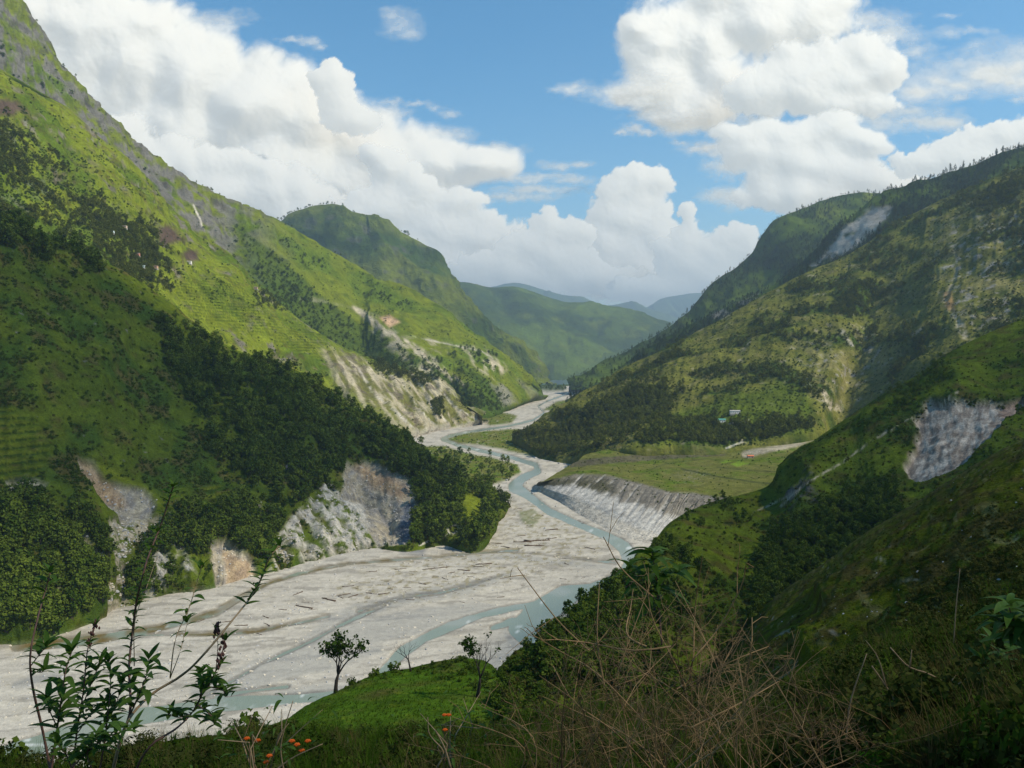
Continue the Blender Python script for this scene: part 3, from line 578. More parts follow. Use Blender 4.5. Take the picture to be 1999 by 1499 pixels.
def H_col(L):
    j = 14 * fbm(L.P / 60, 3); n1 = fbm(L.P / 130 + 2, 4); n2 = fbm(L.P / 38 + 9, 4)
    OL = np.array((.122, .124, .023))
    C = mixc(np.broadcast_to(OL, L.P.shape), DEEP * 1.3, sstep(-.1, .3, n1))
    C = mixc(C, DRY * .75, sstep(.05, .4, n2) * .65)
    bare = pmask(L.u, L.v, [(1840, 440), (1920, 400), (2010, 380), (2010, 620), (1890, 660), (1850, 600), (1830, 520)], 30, j * 2)
    bare = np.maximum(bare, pmask(L.u, L.v, [(1560, 680), (1680, 640), (1740, 700), (1650, 790), (1590, 780)], 30, j * 2))
    C = mixc(C, DRY * 1.25, bare * sstep(-.25, .2, n2) * .75); C = mixc(C, ROCK * 1.2, bare * sstep(.15, .35, fbm(L.P / 20, 3)) * .8); C = mixc(C, DIRT * .7, sstep(.3, .45, fbm(L.P / 26 + 51, 4)) * .6); C = mixc(C, DEEP, sstep(.15, .35, fbm(L.P / 30 + 81, 4)) * .6)
    C = mixc(C, DIRT * .95, L.scar * sstep(-.2, .1, fbm(L.P / 12 + 3, 3)))
    C = mixc(C, OCHRE, pmask(L.u, L.v, [(1842, 570), (1856, 570), (1866, 610), (1850, 605)], 4, j * .3) * .7)
    ln = lmask(L.u, L.v, [(1200, 840), (1250, 815), (1300, 780), (1360, 745), (1420, 715)], 3.5, 2, j * .2) * .6 + lmask(L.u, L.v, [(1180, 868), (1200, 845), (1207, 830), (1225, 850), (1240, 862)], 3, 2, j * .1) * .8
    C = mixc(C, DRY * 1.3, ln)
    vill = pmask(L.u, L.v, [(1240, 870), (1260, 840), (1330, 800), (1430, 770), (1560, 740), (1590, 800), (1580, 840), (1450, 862)], 12, j)
    C = mixc(C, GRASS2 * .85, vill * .8)
    path = lmask(L.u, L.v, [(1422, 828), (1440, 825), (1462, 820)], 2.2, 1.5) + lmask(L.u, L.v, [(1418, 875), (1435, 868), (1450, 862), (1445, 855), (1430, 852)], 3, 1.5)
    C = mixc(C, PALE, path * .8); cl = pmask(L.u, L.v, [(1395, 816), (1420, 814), (1425, 832), (1398, 834)], 3, 0)
    L.bare = bare
    L.dens_tree = np.clip(pmask(L.u, L.v, [(1012, 855), (1050, 835), (1100, 805), (1250, 740), (1330, 760), (1300, 830), (1180, 860), (1080, 890), (1040, 885)], 20, 2 * j) * (.22 + .78 * sstep(-.15, .12, fbm(L.P / 40 + 31, 4))) + pmask(L.u, L.v, [(1260, 850), (1300, 828), (1400, 832), (1560, 820), (1590, 835), (1500, 858), (1260, 875)], 12, 1.6 * j) * (.3 + .7 * sstep(-.15, .12, fbm(L.P / 40 + 31, 4))) + .45 * sstep(0, .3, n1) + pmask(L.u, L.v, [(1900, 400), (1960, 350), (2010, 330), (2010, 500), (1940, 460)], 14, j) * .6, 0, 1) * (1 - bare * .75) * (1 - L.scar) * (1 - cl) * (L.t < .93)
    L.dens_shrub = np.clip(.55 + .5 * n1, .1, 1) * (1 - .6 * bare) * (1 - L.scar) * (1 - cl) * (1 - np.clip(path + ln, 0, 1)) * (L.t < .95)
    return C
finish("olive_hillside", L, H_disp, H_col, mat_mid)
# --- river terrace with its eroded cliff
TT = [  # base, toe, cliff top, back, riser top, upper back  as (u, v, z)
    [(1035, 955, -1), (1045, 947, 5), (1058, 941, 16), (1105, 912, 20), (1128, 900, 28), (1140, 888, 30)],
    [(1078, 975, -1), (1090, 962, 9), (1123, 925, 24), (1170, 905, 25), (1180, 894, 35), (1192, 876, 40)],
    [(1132, 1010, -1), (1142, 978, 11), (1185, 927, 25), (1250, 899, 26), (1254, 888, 37), (1256, 870, 43)],
    [(1192, 1042, -1), (1215, 1000, 12), (1250, 943, 25), (1330, 894, 28), (1333, 882, 39), (1335, 862, 46)],
    [(1247, 1063, -1), (1285, 1008, 12), (1310, 960, 25), (1410, 889, 30), (1412, 877, 40), (1420, 860, 48)],
    [(1292, 1068, -1), (1330, 1005, 11), (1352, 962, 25), (1500, 886, 34), (1502, 877, 42), (1508, 854, 52)],
    [(1330, 1064, -1), (1380, 1000, 12), (1402, 970, 25), (1560, 880, 38), (1572, 868, 45), (1575, 844, 58)],
    [(1420, 1064, -1), (1480, 1005, 14), (1500, 975, 28), (1640, 862, 46), (1645, 848, 52), (1648, 814, 64)],
]
TT = [c[:4] + [(*c[4][:2], c[3][2] + 6.5), (*c[5][:2], c[3][2] + 12)] for c in TT]
rows = [[PZ(*c[5 - k]) for c in TT] for k in range(6)]
L = loft(rows, 2.2, (40, -14), True)
TOPE = [tuple(c[2][:2]) for c in TT]; TOE = [tuple(c[1][:2]) for c in TT]
def T_disp(L):
    vt = np.interp(L.u, [a for a, b in TOPE], [b for a, b in TOPE]); vb = np.interp(L.u, [a for a, b in TOPE], [c[0][1] for c in TT])
    j = 3 * fbm(L.P / 9, 3)
    L.cl = sstep(-3, 4, L.v - vt + j); L.rel = np.clip((L.v - vt) / np.maximum(vb - vt, 10), 0, 1)
    L.fl = .65 * ribs(L, 34, 1.9, 3.3, 4) + .8 * fbm(xyz(L.s * 70 + 9 * L.t, L.t * 9, 3), 4)
    L.rise = lmask(L.u, L.v, [((c[3][0] + c[4][0]) / 2, (c[3][1] + c[4][1]) / 2) for c in TT[:5]], 13, 2, j)
    d = L.cl * (4.2 * L.fl * np.clip(1.1 - L.rel, 0, 1) * sstep(0, .12, L.rel) + .8 * fbm(L.P / 5, 3)) + .8 * fbm(L.P / 30, 3) * (1 - L.cl)
    return d + L.rise * 1.2 * fbm(L.P / 6, 3)
def T_col(L):
    j = 8 * fbm(L.P / 30, 3); n1 = fbm(L.P / 45, 4); n2 = fbm(L.P / 12, 3)
    C = mixc(np.broadcast_to(np.array((.115, .12, .03)), L.P.shape), GRASS2 * 1.1, sstep(-.05, .35, n1)); C = mixc(C, DRY, sstep(.1, .4, n2) * .5)
    C = mixc(C, (.085, .075, .05), np.clip(L.rise * (.9 + .3 * n2), 0, 1)); 
    fl = [lmask(L.u, L.v, p, 3, 1.5, j * .1) for p in ([(1330, 915), (1400, 930), (1480, 942), (1520, 945)], [(1250, 925), (1300, 905), (1380, 895), (1440, 905)], [(1400, 912), (1460, 918), (1530, 922)])]
    C = mixc(C, (.05, .06, .02), np.clip(fl[0] + .5 * fl[1] + .6 * fl[2], 0, 1))
    stony = pmask(L.u, L.v, [(1300, 925), (1360, 915), (1400, 935), (1340, 945)], 12, j); C = mixc(C, ROCK, stony * sstep(.1, .3, fbm(L.P / 5, 3)) * .6)
    wash = lmask(L.u, L.v, [(1455, 886), (1500, 878), (1545, 868), (1580, 855), (1610, 838), (1650, 816)], (14, 11, 11, 15, 13, 11), 3, j * .5)
    C = mixc(C, DIRT * .8, wash * sstep(-.5, -.1, n2)); L.wash = wash
    strip = pmask(L.u, L.v, [(1425, 906), (1442, 900), (1462, 904), (1440, 911)], 2, 0) + pmask(L.u, L.v, [(1405, 902), (1418, 898), (1428, 900), (1412, 905)], 2, 0)
    C = mixc(C, (.15, .24, .02), strip * .8)
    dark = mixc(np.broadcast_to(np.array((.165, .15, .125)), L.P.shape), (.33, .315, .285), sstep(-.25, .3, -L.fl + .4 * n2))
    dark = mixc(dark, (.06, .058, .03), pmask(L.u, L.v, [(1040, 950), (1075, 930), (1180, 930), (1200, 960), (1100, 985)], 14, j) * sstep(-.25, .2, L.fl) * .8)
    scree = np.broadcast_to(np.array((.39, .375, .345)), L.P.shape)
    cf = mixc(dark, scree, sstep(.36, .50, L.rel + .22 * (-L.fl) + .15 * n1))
    cf = mixc(cf, SAND, sstep(.86, .97, L.rel))
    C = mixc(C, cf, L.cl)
    C = mixc(C, PALE, lmask(L.u, L.v, [(1395, 877), (1420, 872), (1440, 866), (1452, 862), (1446, 856)], 3.2, 1.5, j * .1) * .9)
    L.dens_shrub = (1 - L.cl) * (1 - wash) * (.15 + .85 * sstep(.1, .4, n1)) * .8 + L.cl * .15 * (L.rel < .4); L.dens_tree = np.zeros_like(n1)
    return C
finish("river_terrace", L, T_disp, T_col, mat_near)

# --- the near slope on the right, with its trails and landslip
i_cols = [((2180, 540, 880), (2180, 960, 470)), ((2010, 617, 900), (2010, 975, 470)), ((1940, 645, 890), (1950, 990, 460)), ((1850, 690, 870), (1890, 1030, 440)), ((1790, 735, 850), (1820, 1070, 425)), ((1740, 762, 840), (1760, 1110, 410)), ((1660, 815, 820), (1640, 1190, 380)), ((1600, 856, 775), (1575, 1225, 350)), ((1545, 900, 735), (1520, 1260, 320)), ((1505, 945, 690), (1480, 1290, 300)), ((1450, 965, 650), (1440, 1320, 280)), ((1395, 978, 610), (1410, 1340, 260)), ((1310, 1018, 520), (1350, 1380, 225)), ((1272, 1062, 455), (1300, 1410, 200)), ((1225, 1105, 400), (1240, 1430, 180)), ((1160, 1166, 330), (1180, 1440, 165)), ((1110, 1205, 290), (1130, 1445, 155)), ((1060, 1246, 255), (1080, 1450, 148)), ((1010, 1285, 230), (1030, 1455, 142)), ((982, 1312, 215), (1000, 1458, 138)), ((968, 1350, 200), (975, 1460, 134))]
top = np.array([P(*a) for a, b in i_cols]); bot = np.array([P(*b) for a, b in i_cols])
L = loft([top, prof(.3, .02), prof(.65, .0), bot], 2.7, (40, -60))
TR1 = [(1870, 765), (1820, 793), (1770, 822), (1700, 862), (1645, 900), (1600, 930), (1560, 955), (1525, 985)]
def I0_disp(L):
    j = 10 * fbm(L.P / 20, 3); e = sstep(0, .05, L.t)
    d1, a1 = seg_dist(L.u, L.v, TR1)
    bump = 16 * np.exp(-(d1 / 40) ** 2) * np.clip((7 - a1) / 1.5, 0, 1)
    L.scar = pmask(L.u, L.v, [(1999, 770), (1970, 782), (1900, 800), (1835, 812), (1800, 835), (1790, 870), (1765, 905), (1775, 935), (1800, 945), (1850, 925), (1900, 890), (1960, 830), (2000, 795)], 3, j * 1.1)
    L.rb = ribs(L, 12, 2.6, 1.9, 4)
    cliff = pmask(L.u, L.v, [(1530, 960), (1590, 950), (1600, 990), (1545, 1000)], 8, j); L.cliff = cliff
    d = bump + e * (3 * L.rb + 9 * fbm(L.P / 110, 4) + 1.8 * fbm(L.P / 14, 4)) - 7 * L.scar + L.scar * (1.4 * fbm(L.P / 22, 5, .55, 2.1, True) + .6 * ribs(L, 60, 2.5, 2.5)) + 1.0 * fbm(L.P / 5, 3) * e + 3 * cliff * fbm(L.P / 8, 3)
    return d
def I0_col(L):
    j = 9 * fbm(L.P / 22, 3); n1 = fbm(L.P / 60 + 4, 4); n2 = fbm(L.P / 16 + 2, 4)
    C = mixc(np.broadcast_to(GRASS2 * 1.0 + (.008, 0, 0), L.P.shape), DEEP * 1.2, sstep(-.15, .3, n1)); C = mixc(C, BROWN * .8, sstep(0, .4, n2) * .75)
    C = mixc(C, GRASS * .75, pmask(L.u, L.v, [(1545, 915), (1640, 880), (1600, 915), (1520, 970), (1420, 1010)], 10, j) * .7)
    cr = mixc(np.broadcast_to(np.array((.23, .185, .145)), L.P.shape), (.42, .36, .29), sstep(-.25, .2, fbm(xyz(L.s * 90, L.t * 26), 4) + .5 * fbm(L.P / 9, 3))); cr = mixc(cr, (.33, .22, .16), pmask(L.u, L.v, [(1965, 785), (2000, 772), (2000, 800), (1960, 835), (1950, 825)], 6, j) * .8)
    cr = cr * (1 + .5 * fbm(L.P / 4, 3) + .3 * fbm(L.P / 1.8, 2))[..., None]; C = mixc(C, cr, L.scar); C = mixc(C, ROCK * .4, L.cliff * sstep(-.1, .2, n2))
    tr = lmask(L.u, L.v, [(a, b + 3 * math.sin(i * 2.1)) for i, (a, b) in enumerate(TR1)], 2.3, 1.3, j * .25) + lmask(L.u, L.v, [(1560, 955), (1535, 970), (1505, 985), (1470, 1000)], 2.2, 1.5, j * .3)
    C = mixc(C, DIRT * .95, np.clip(tr, 0, 1) * .8 * sstep(-.5, -.2, n2) * (1 - L.scar)); L.tr = tr
    gul = pmask(L.u, L.v, [(1470, 1230), (1512, 1170), (1620, 1095), (1760, 1000), (1740, 930), (1640, 965), (1560, 1010), (1480, 1080)], 16, 2 * j); C = mixc(C, DEEP * .8, gul * .9)  # gully shading put into the ground colour; dense trees stand here too
    low = pmask(L.u, L.v, [(1290, 1000), (1400, 960), (1480, 990), (1420, 1060), (1330, 1200), (1230, 1330), (1040, 1330), (1060, 1250), (1160, 1166), (1230, 1090)], 12, j)
    L.dens_tree = np.clip(gul * .7 + low * .9 * sstep(-.2, .2, n1) * sstep(1040, 1090, L.u) + pmask(L.u, L.v, [(1740, 765), (1840, 700), (1860, 730), (1750, 800)], 8, j) * .5 + .15 * sstep(.1, .3, n1), 0, 1) * (1 - L.scar) * (1 - tr)
    L.dens_shrub = np.clip(.5 + n1, .1, 1) * (1 - L.scar) * (1 - np.clip(tr, 0, 1))
    return C
finish("right_hillside", L, I0_disp, I0_col, mat_near)

j_cols = [((2250, 740, 400), (2250, 1240, 60)), ((2080, 810, 405), (2100, 1270, 60)), ((1999, 856, 400), (1990, 1300, 62)), ((1930, 891, 392), (1900, 1320, 66)), ((1850, 940, 380), (1810, 1350, 70)), ((1780, 985, 370), (1720, 1370, 76)), ((1700, 1032, 358), (1640, 1390, 82)), ((1620, 1090, 346), (1560, 1410, 88)), ((1560, 1130, 338), (1500, 1420, 94)), ((1512, 1166, 330), (1460, 1425, 98)), ((1470, 1210, 315), (1420, 1430, 104)), ((1430, 1270, 280), (1380, 1440, 110)), ((1400, 1330, 240), (1340, 1450, 118)), ((1380, 1390, 200), (1300, 1460, 125))]
top = np.array([P(*a) for a, b in j_cols]); bot = np.array([P(*b) for a, b in j_cols])
L = loft([top, prof(.3, .0), prof(.65, .0), bot], 2.6, (20, -45))
def I1_disp(L):
    e = sstep(0, .05, L.t); j_ = 10 * fbm(L.P / 30, 3); L.rb = ribs(L, 5, 2.4, 6.3, 4); rg = sum(np.exp(-(seg_dist(L.u + j_, L.v, p)[0] / 24) ** 2) for p in ([(2010, 1005), (1850, 1100), (1700, 1195), (1590, 1270)], [(2010, 1120), (1880, 1185), (1740, 1275)], [(2010, 930), (1860, 1010), (1740, 1080), (1620, 1165)])); d = e * (3.6 * rg + .6 * L.rb + 1.7 * fbm(L.P / 45, 4)) + 1.0 * fbm(L.P / 8, 4) + .45 * fbm(L.P / 2.5, 3)
    L.st = stepz(L.P[..., 2] + 1.5 * noise3(L.P / 14), 2.6); return d + .15 * L.st
def I1_col(L):
    j = 6 * fbm(L.P / 14, 3); n1 = fbm(L.P / 34 + 4, 4); n2 = fbm(L.P / 7 + 2, 4)
    C = mixc(np.broadcast_to(GRASS2 * .72 + (.012, 0, 0), L.P.shape), DEEP * 1.1 + (.008, 0, 0), sstep(-.1, .35, n1)); C = mixc(C, BROWN * .75, sstep(-.15, .25, n2) * .85)
    saw = (L.P[..., 2] + 1.5 * noise3(L.P / 14)) / 2.6; saw -= np.floor(saw)
    path = sstep(.12, .03, np.abs(saw - .5)) * sstep(.12, .4, fbm(L.P / 11 + 7, 3) + .15) ; C = mixc(C, DRY * .8, path * .85)
    q = np.abs(noise3(L.P / 16 + 3)) ; q2 = sstep(.035, .0, q) * sstep(.12, .3, fbm(L.P / 12 + 11, 3)); C = mixc(C, PALE * .7, q2 * .45)
    rk = sstep(.62, .7, fbm(L.P / 6 + 21, 3)) * .6 + pmask(L.u, L.v, [(1915, 985), (1945, 980), (1950, 1005), (1920, 1010)], 6, j); C = mixc(C, DRY * 1.1, rk * .6)
    C = mixc(C, DRY * .7, lmask(L.u, L.v, [(1999, 856), (1930, 891), (1850, 940), (1780, 985), (1700, 1032), (1620, 1090), (1560, 1130), (1512, 1166)], 5, 3, j) * .5)
    L.dens_shrub = np.clip(.25 + 1.2 * n1, .05, 1); L.dens_tree = np.zeros_like(n1)
    return C
finish("grazed_hillside", L, I1_disp, I1_col, mat_near)

# --- the small green meadow on a shelf below
k_cols = [((420, 1440, 150), (400, 1500, 110)), ((500, 1425, 160), (480, 1490, 110)), ((560, 1402, 168), (560, 1480, 112)), ((600, 1376, 176), (640, 1475, 114)), ((655, 1350, 186), (720, 1470, 116)), ((740, 1314, 202), (790, 1465, 118)), ((800, 1304, 208), (850, 1462, 120)), ((860, 1290, 214), (900, 1460, 122)), ((905, 1284, 218), (950, 1460, 124)), ((955, 1294, 214), (1000, 1460, 126)), ((985, 1330, 200), (1040, 1460, 128)), ((1010, 1370, 180), (1080, 1462, 130))]
top = np.array([P(*a) for a, b in k_cols]); bot = np.array([P(*b) for a, b in k_cols])
L = loft([top, prof(.5, .03), bot], 2.6, (14, -40))
def K_disp(L): return .9 * fbm(L.P / 16, 4) * sstep(0, .1, L.t) + .22 * fbm(L.P / 2.5, 3)
def K_col(L):
    n1 = fbm(L.P / 14 + 4, 4); n2 = fbm(L.P / 4, 3)
    C = mixc(np.broadcast_to(np.array((.065, .120, .010)), L.P.shape), BROWN * 1.2, sstep(.0, .4, n1) * .7); C = mixc(C, GRASS * 1.1, sstep(.1, .4, n2) * .5)
    edge = pmask(L.u, L.v, [(400, 1440), (520, 1425), (600, 1420), (760, 1425), (900, 1415), (1000, 1400), (1100, 1470), (400, 1510)], 16, 10 * n1)
    C = mixc(C, BROWN * .5, edge * .7)
    L.dens_shrub = np.clip(pmask(L.u, L.v, [(800, 1296), (960, 1282), (985, 1350), (900, 1345)], 8, 6 * n1) + sstep(.12, .02, L.t) * (L.u > 640) + edge + sstep(.15, .4, n1) * .4, 0, 1); L.dens_tree = np.zeros_like(n1)
    L.dens_grass = np.ones_like(n1); return C
finish("meadow_shelf", L, K_disp, K_col, mat_near)

# --- the slope under the photographer's feet
l_cols = [(-1000, 1500, 32, 1.0), (-420, 1500, 34, 1.0), (-200, 1496, 38, 1.0), (0, 1492, 42, 1.0), (200, 1496, 46, 1.0), (420, 1436, 62, 1.0), (560, 1424, 78, 1.0), (700, 1432, 88, 1.0), (900, 1424, 90, 1.0), (1000, 1402, 86, 1.0), (1200, 1376, 74, 1.0), (1400, 1362, 60, 1.0), (1600, 1318, 48, 1.0), (1740, 1245, 44, 1.0), (1870, 1200, 40, 1.0), (1999, 1150, 36, 1.0), (2250, 1080, 32, 1.0), (2500, 1040, 28, 1), (3100, 1040, 27, 1)]
top = np.array([P(u, v, y) for u, v, y, _ in l_cols])
def near_row(y, vb):
    r = []
    for u, v, yy, _ in l_cols:
        p = P(u, 1900, max(y, 5.5)); p[1] = y; p[2] = CAMZ - 1.65 - (CAMZ - 1.65 - P(u, v, yy)[2]) * (y / yy) * vb; r.append(p)
    return np.array(r)
L = loft([top, near_row(22, .98), near_row(9, .97), near_row(3.5, .9), near_row(.3, 1), near_row(-4, 1)], 7.0, (10, -12))
def L_disp(L):
    return .28 * fbm(L.P / 4, 4) + .1 * fbm(L.P / .9, 3)
def L_col(L):
    n1 = fbm(L.P / 5 + 4, 4); n2 = fbm(L.P / 1.2, 3)
    C = mixc(np.broadcast_to(GRASS2 * .5, L.P.shape), BROWN * .4, sstep(-.1, .4, n1)); C = mixc(C, ROCK * .9, sstep(.36, .5, n2 + .3 * n1))
    return C
finish("foreground_slope", L, L_disp, L_col, mat_near)

# --- river bed: bars, channels, silt
us = np.arange(-220, 1440, 3.0); vs = np.concatenate([np.arange(1520, 900, -2.4), np.arange(900, 753, -1.2)])
U, V = np.meshgrid(us, vs); a_, dy_, dz_ = ray(U, V); kk = -CAMZ / dz_
BP = np.stack([a_ * kk, dy_ * kk, np.zeros_like(U)], -1)
wob = 7 * fbm(BP / 60, 3) ; wob2 = 3.0 * fbm(BP / 14, 3)
CH = [([(1118, 757), (1112, 764), (1098, 772), (1068, 783), (1050, 793), (1062, 806), (1040, 820), (990, 832), (920, 842), (880, 850), (864, 857), (892, 868), (940, 880), (1000, 893), (1046, 907), (1050, 920), (1018, 934), (1004, 950), (1030, 966), (1072, 998), (1130, 1024), (1186, 1046), (1218, 1068), (1236, 1100), (1215, 1128), (1150, 1150), (1080, 1172), (1000, 1186), (940, 1200), (880, 1222), (830, 1244), (788, 1270), (745, 1312), (690, 1352), (600, 1362), (500, 1368), (400, 1378), (260, 1398), (120, 1440), (-20, 1488), (-120, 1520)],
       [2, 2, 2, 2, 2, 2, 3, 3, 4, 6, 7, 6, 6, 7, 9, 11, 15, 24, 15, 13, 12, 15, 25, 33, 29, 20, 14, 12, 11, 20, 14, 21, 15, 14, 17, 22, 24, 32, 38, 44, 44], 1.0),
      ([(1160, 1150), (1100, 1160), (1040, 1196), (1010, 1228), (1040, 1248)], [26, 34, 40, 34, 40], .9), ([(1120, 1168), (1060, 1214), (1000, 1212), (960, 1226)], [16, 22, 16, 10], .7),
      ([(760, 1180), (716, 1196), (660, 1222), (610, 1250), (570, 1268), (510, 1296), (450, 1330), (400, 1356)], [3, 6, 7, 9, 10, 5, 7, 5], .6),
      ([(1010, 1074), (940, 1078), (860, 1086), (760, 1093), (660, 1103), (580, 1120), (520, 1140), (470, 1166), (420, 1196), (360, 1214), (290, 1230), (210, 1244), (120, 1254), (30, 1262)], [6, 5, 5, 6, 7, 8, 9, 12, 14, 10, 14, 20, 22, 18], .62),
      ([(640, 1203), (580, 1216), (500, 1232), (420, 1238), (330, 1238), (250, 1240)], [5, 9, 8, 6, 6, 8], .6),
      ([(1200, 1098), (1120, 1090), (1060, 1082), (1000, 1078)], [10, 6, 5, 5], .5), ([(980, 1122), (920, 1140), (860, 1156), (780, 1166), (700, 1192)], [5, 10, 9, 8, 8], .5),
      ([(560, 1340), (470, 1350), (420, 1360)], [10, 8, 6], .6)]
depth = np.zeros_like(U); brown = np.zeros_like(U)
for ci, (pl, w, dp) in enumerate(CH):
    m = lmask(U, V, pl, w, np.maximum(2.5, np.interp(V, [750, 1400], [1.2, 6])), (wob * .5 + wob2 * .6) * np.interp(V, [750, 900, 1100, 1400], [.08, .25, .7, 1.5]))
    depth = np.maximum(depth, m * dp)
    if ci in (4, 5): brown = np.maximum(brown, lmask(U, V, pl, np.array(w) * 1.0 + 2, 4, wob * .4 + wob2) * sstep(-.25, .15, fbm(BP / 18 + 9, 3)))
bars = fbm(xyz(BP[..., 0] / 30 + .35 * BP[..., 1] / 30, BP[..., 1] / 16, 0), 4) ; fine = fbm(BP / 5, 4)
vey = (U * .5 + V)                                                                        # low braids across the bar
braid = np.abs(fbm(xyz(BP[..., 0] / 85, (BP[..., 1] - .25 * BP[..., 0]) / 24, 3), 3))
Z = .50 + .07 * bars + .08 * fine - 1.7 * depth - .07 * sstep(0.12, 0, braid)
BP[..., 2] = Z
flow = fbm(xyz((BP[..., 0] + BP[..., 1] * .5) / 90, (BP[..., 1] - .25 * BP[..., 0]) / 15, 2), 6, .62)
C = mixc(np.broadcast_to(SAND, BP.shape), SAND * .86, sstep(.04, .12, flow)); C = mixc(C, SAND * (1.08, 1.08, 1.06), sstep(-.05, -.3, flow)); C = mixc(C, (.27, .235, .17), sstep(.30, .42, flow + .25 * fbm(BP / 4, 3)) * .65)
C = mixc(C, SAND * .88, sstep(-.1, .35, fbm(xyz(BP[..., 0] / 40, (BP[..., 1] - .25 * BP[..., 0]) / 12, 7), 4)))
C = mixc(C, SAND * np.array((.60, .60, .60)), sstep(.085, .055, braid) * sstep(-.3, .1, bars) * .85); C = C * (1 + .22 * np.clip(fbm(BP / 1.3, 3), -.8, .8))[..., None]
C = mixc(C, (.40, .36, .28), sstep(.15, .4, fbm(BP / 12 + 7, 4)) * .45)
for pl, w in (([(1000, 1120), (900, 1150), (800, 1168), (700, 1192), (640, 1225), (590, 1255)], (12, 22, 22, 26, 24, 16)), ([(985, 1192), (900, 1198), (800, 1216), (700, 1240), (620, 1268), (520, 1306), (430, 1348)], (14, 34, 46, 40, 34, 44, 40)), ([(740, 1268), (640, 1296), (560, 1316), (480, 1336), (380, 1352)], (14, 26, 20, 24, 20)), ([(720, 1336), (620, 1350), (540, 1356)], (10, 18, 12)), ([(1190, 1108), (1100, 1100), (1000, 1086), (900, 1088)], (12, 10, 9, 8)), ([(150, 1296), (90, 1322), (30, 1340)], (10, 22, 14)), ([(1150, 1180), (1080, 1190), (1010, 1240)], (30, 50, 50))):
    wm = lmask(U, V, pl, np.array(w) * 1.1, 5, wob * 1.2 + wob2 * 1.4); C = mixc(C, mixc(np.broadcast_to(np.array((.33, .315, .28)), BP.shape), (.24, .235, .22), sstep(0, .3, flow)), wm * .85)
C = mixc(C, (.24, .19, .10), brown * .7)
wet = sstep(.35, -.05, Z); C = mixc(C, C * .62, wet)
pat = sstep(.02, .3, fbm(BP / 7 + 2, 4)); debris = pmask(U, V, [(640, 1150), (760, 1100), (900, 1075), (960, 1030), (960, 985), (1040, 980), (1160, 1040), (1190, 1080), (1060, 1120), (900, 1160), (720, 1190)], 20, wob * 1.5)
C = mixc(C, (.23, .20, .11), debris * pat * .75)
ISL = [[(868, 860), (895, 848), (960, 841), (1010, 838), (1046, 850), (1060, 880), (1040, 892), (1005, 884), (940, 870), (890, 866)], [(826, 872), (868, 872), (910, 886), (968, 896), (1010, 908), (1016, 922), (990, 938), (960, 948), (900, 932), (850, 905)],
       [(1062, 800), (1085, 785), (1120, 778), (1130, 800), (1090, 806)], [(940, 812), (985, 806), (1010, 812), (1000, 826), (955, 832)], [(1012, 1000), (1040, 995), (1058, 1010), (1040, 1030), (1018, 1020)]]
isl = np.zeros_like(U)
for i, p in enumerate(ISL): isl = np.maximum(isl, pmask(U, V, p, 3, (wob * .5 + wob2) * np.interp(V, [780, 1000], [.3, 1.0])) * (.55 if i == 4 else 1))
isl *= (depth < .3)
C = mixc(C, mixc(np.broadcast_to(np.array((.125, .130, .03)), BP.shape), GRASS2 * 1.2, sstep(-.1, .3, fbm(BP / 25, 3))), isl * sstep(-.6, -.2, fbm(BP / 6, 3)))
far_ = sstep(768, 758, V + wob2); C = mixc(C, DEEP * 1.2, far_ * (np.abs(U - 1112 + 2 * wob2) > 9) * .9)
silt = pmask(U, V, [(770, 1062), (830, 1072), (828, 1084), (785, 1080)], 8, wob * .4); C = mixc(C, (.16, .17, .19), silt * .8)
BP[..., 2] += isl * 1.4
me = mesh_np("river_bed", BP, grid_faces(*U.shape), mat_bed, True, C)
FL = Land(); FL.P = BP; FL.u, FL.v = U, V; FL.N = normals_grid(BP); FL.ob = link("river_bed", me, kind='structure')
FL.isl = isl; FL.depth = depth; FL.debris = debris * pat; LANDS["river_bed"] = FL
# water
m, nt, n, l, b = new_mat("river_water")
at = N(n, "ShaderNodeAttribute", attribute_name="Col"); l.new(at.outputs["Color"], b.inputs["Base Color"]); b.inputs["Roughness"].default_value = .22; b.inputs["IOR"].default_value = 1.25
geo = N(n, "ShaderNodeNewGeometry"); mp = N(n, "ShaderNodeMapping"); mp.inputs["Scale"].default_value = (.5, .22, 1); l.new(geo.outputs["Position"], mp.inputs[0])
nz = N(n, "ShaderNodeTexNoise"); nz.inputs["Scale"].default_value = 1.0; nz.inputs["Detail"].default_value = 5; nz.inputs["Roughness"].default_value = .65; l.new(mp.outputs[0], nz.inputs["Vector"])
bp = N(n, "ShaderNodeBump"); bp.inputs["Strength"].default_value = .5; bp.inputs["Distance"].default_value = .5; l.new(nz.outputs["Fac"], bp.inputs["Height"]); l.new(bp.outputs[0], b.inputs["Normal"])
WP = BP[::2, ::2].copy(); WP[..., 2] = -.35
foam = sstep(.20, .40, fbm(xyz(WP[..., 0] / 9, WP[..., 1] / 3.5), 4)) * sstep(.35, .5, fbm(WP / 60 + 4, 2) + .4)
wc = np.broadcast_to(np.array((.195, .235, .190)), WP.shape); wc = mixc(wc, (.145, .10, .035), brown[::2, ::2]); wc = mixc(wc, (.30, .31, .28), sstep(.05, .4, fbm(WP / 40 + 1, 2)) * .5); wc = mixc(wc, (.62, .64, .62), foam * .8 * (1 - brown[::2, ::2]))
link("river_water", mesh_np("river_water", WP, grid_faces(*WP.shape[:2]), m, True, wc), kind='structure')
# the ground everything stands on, out to the horizon
gp = np.array([(x, y, z) for y, z in ((-1000, -9.), (200, -9.), (3900, -9.), (5200, -20.), (34500, -1640.)) for x in (-17000, 0, 17000)])
link("ground", mesh_np("ground", gp, grid_faces(5, 3), mat_far, True, np.broadcast_to(DEEP * 1.3, (15, 3))), kind='structure')
print("land done", round(time.time() - T0, 1))
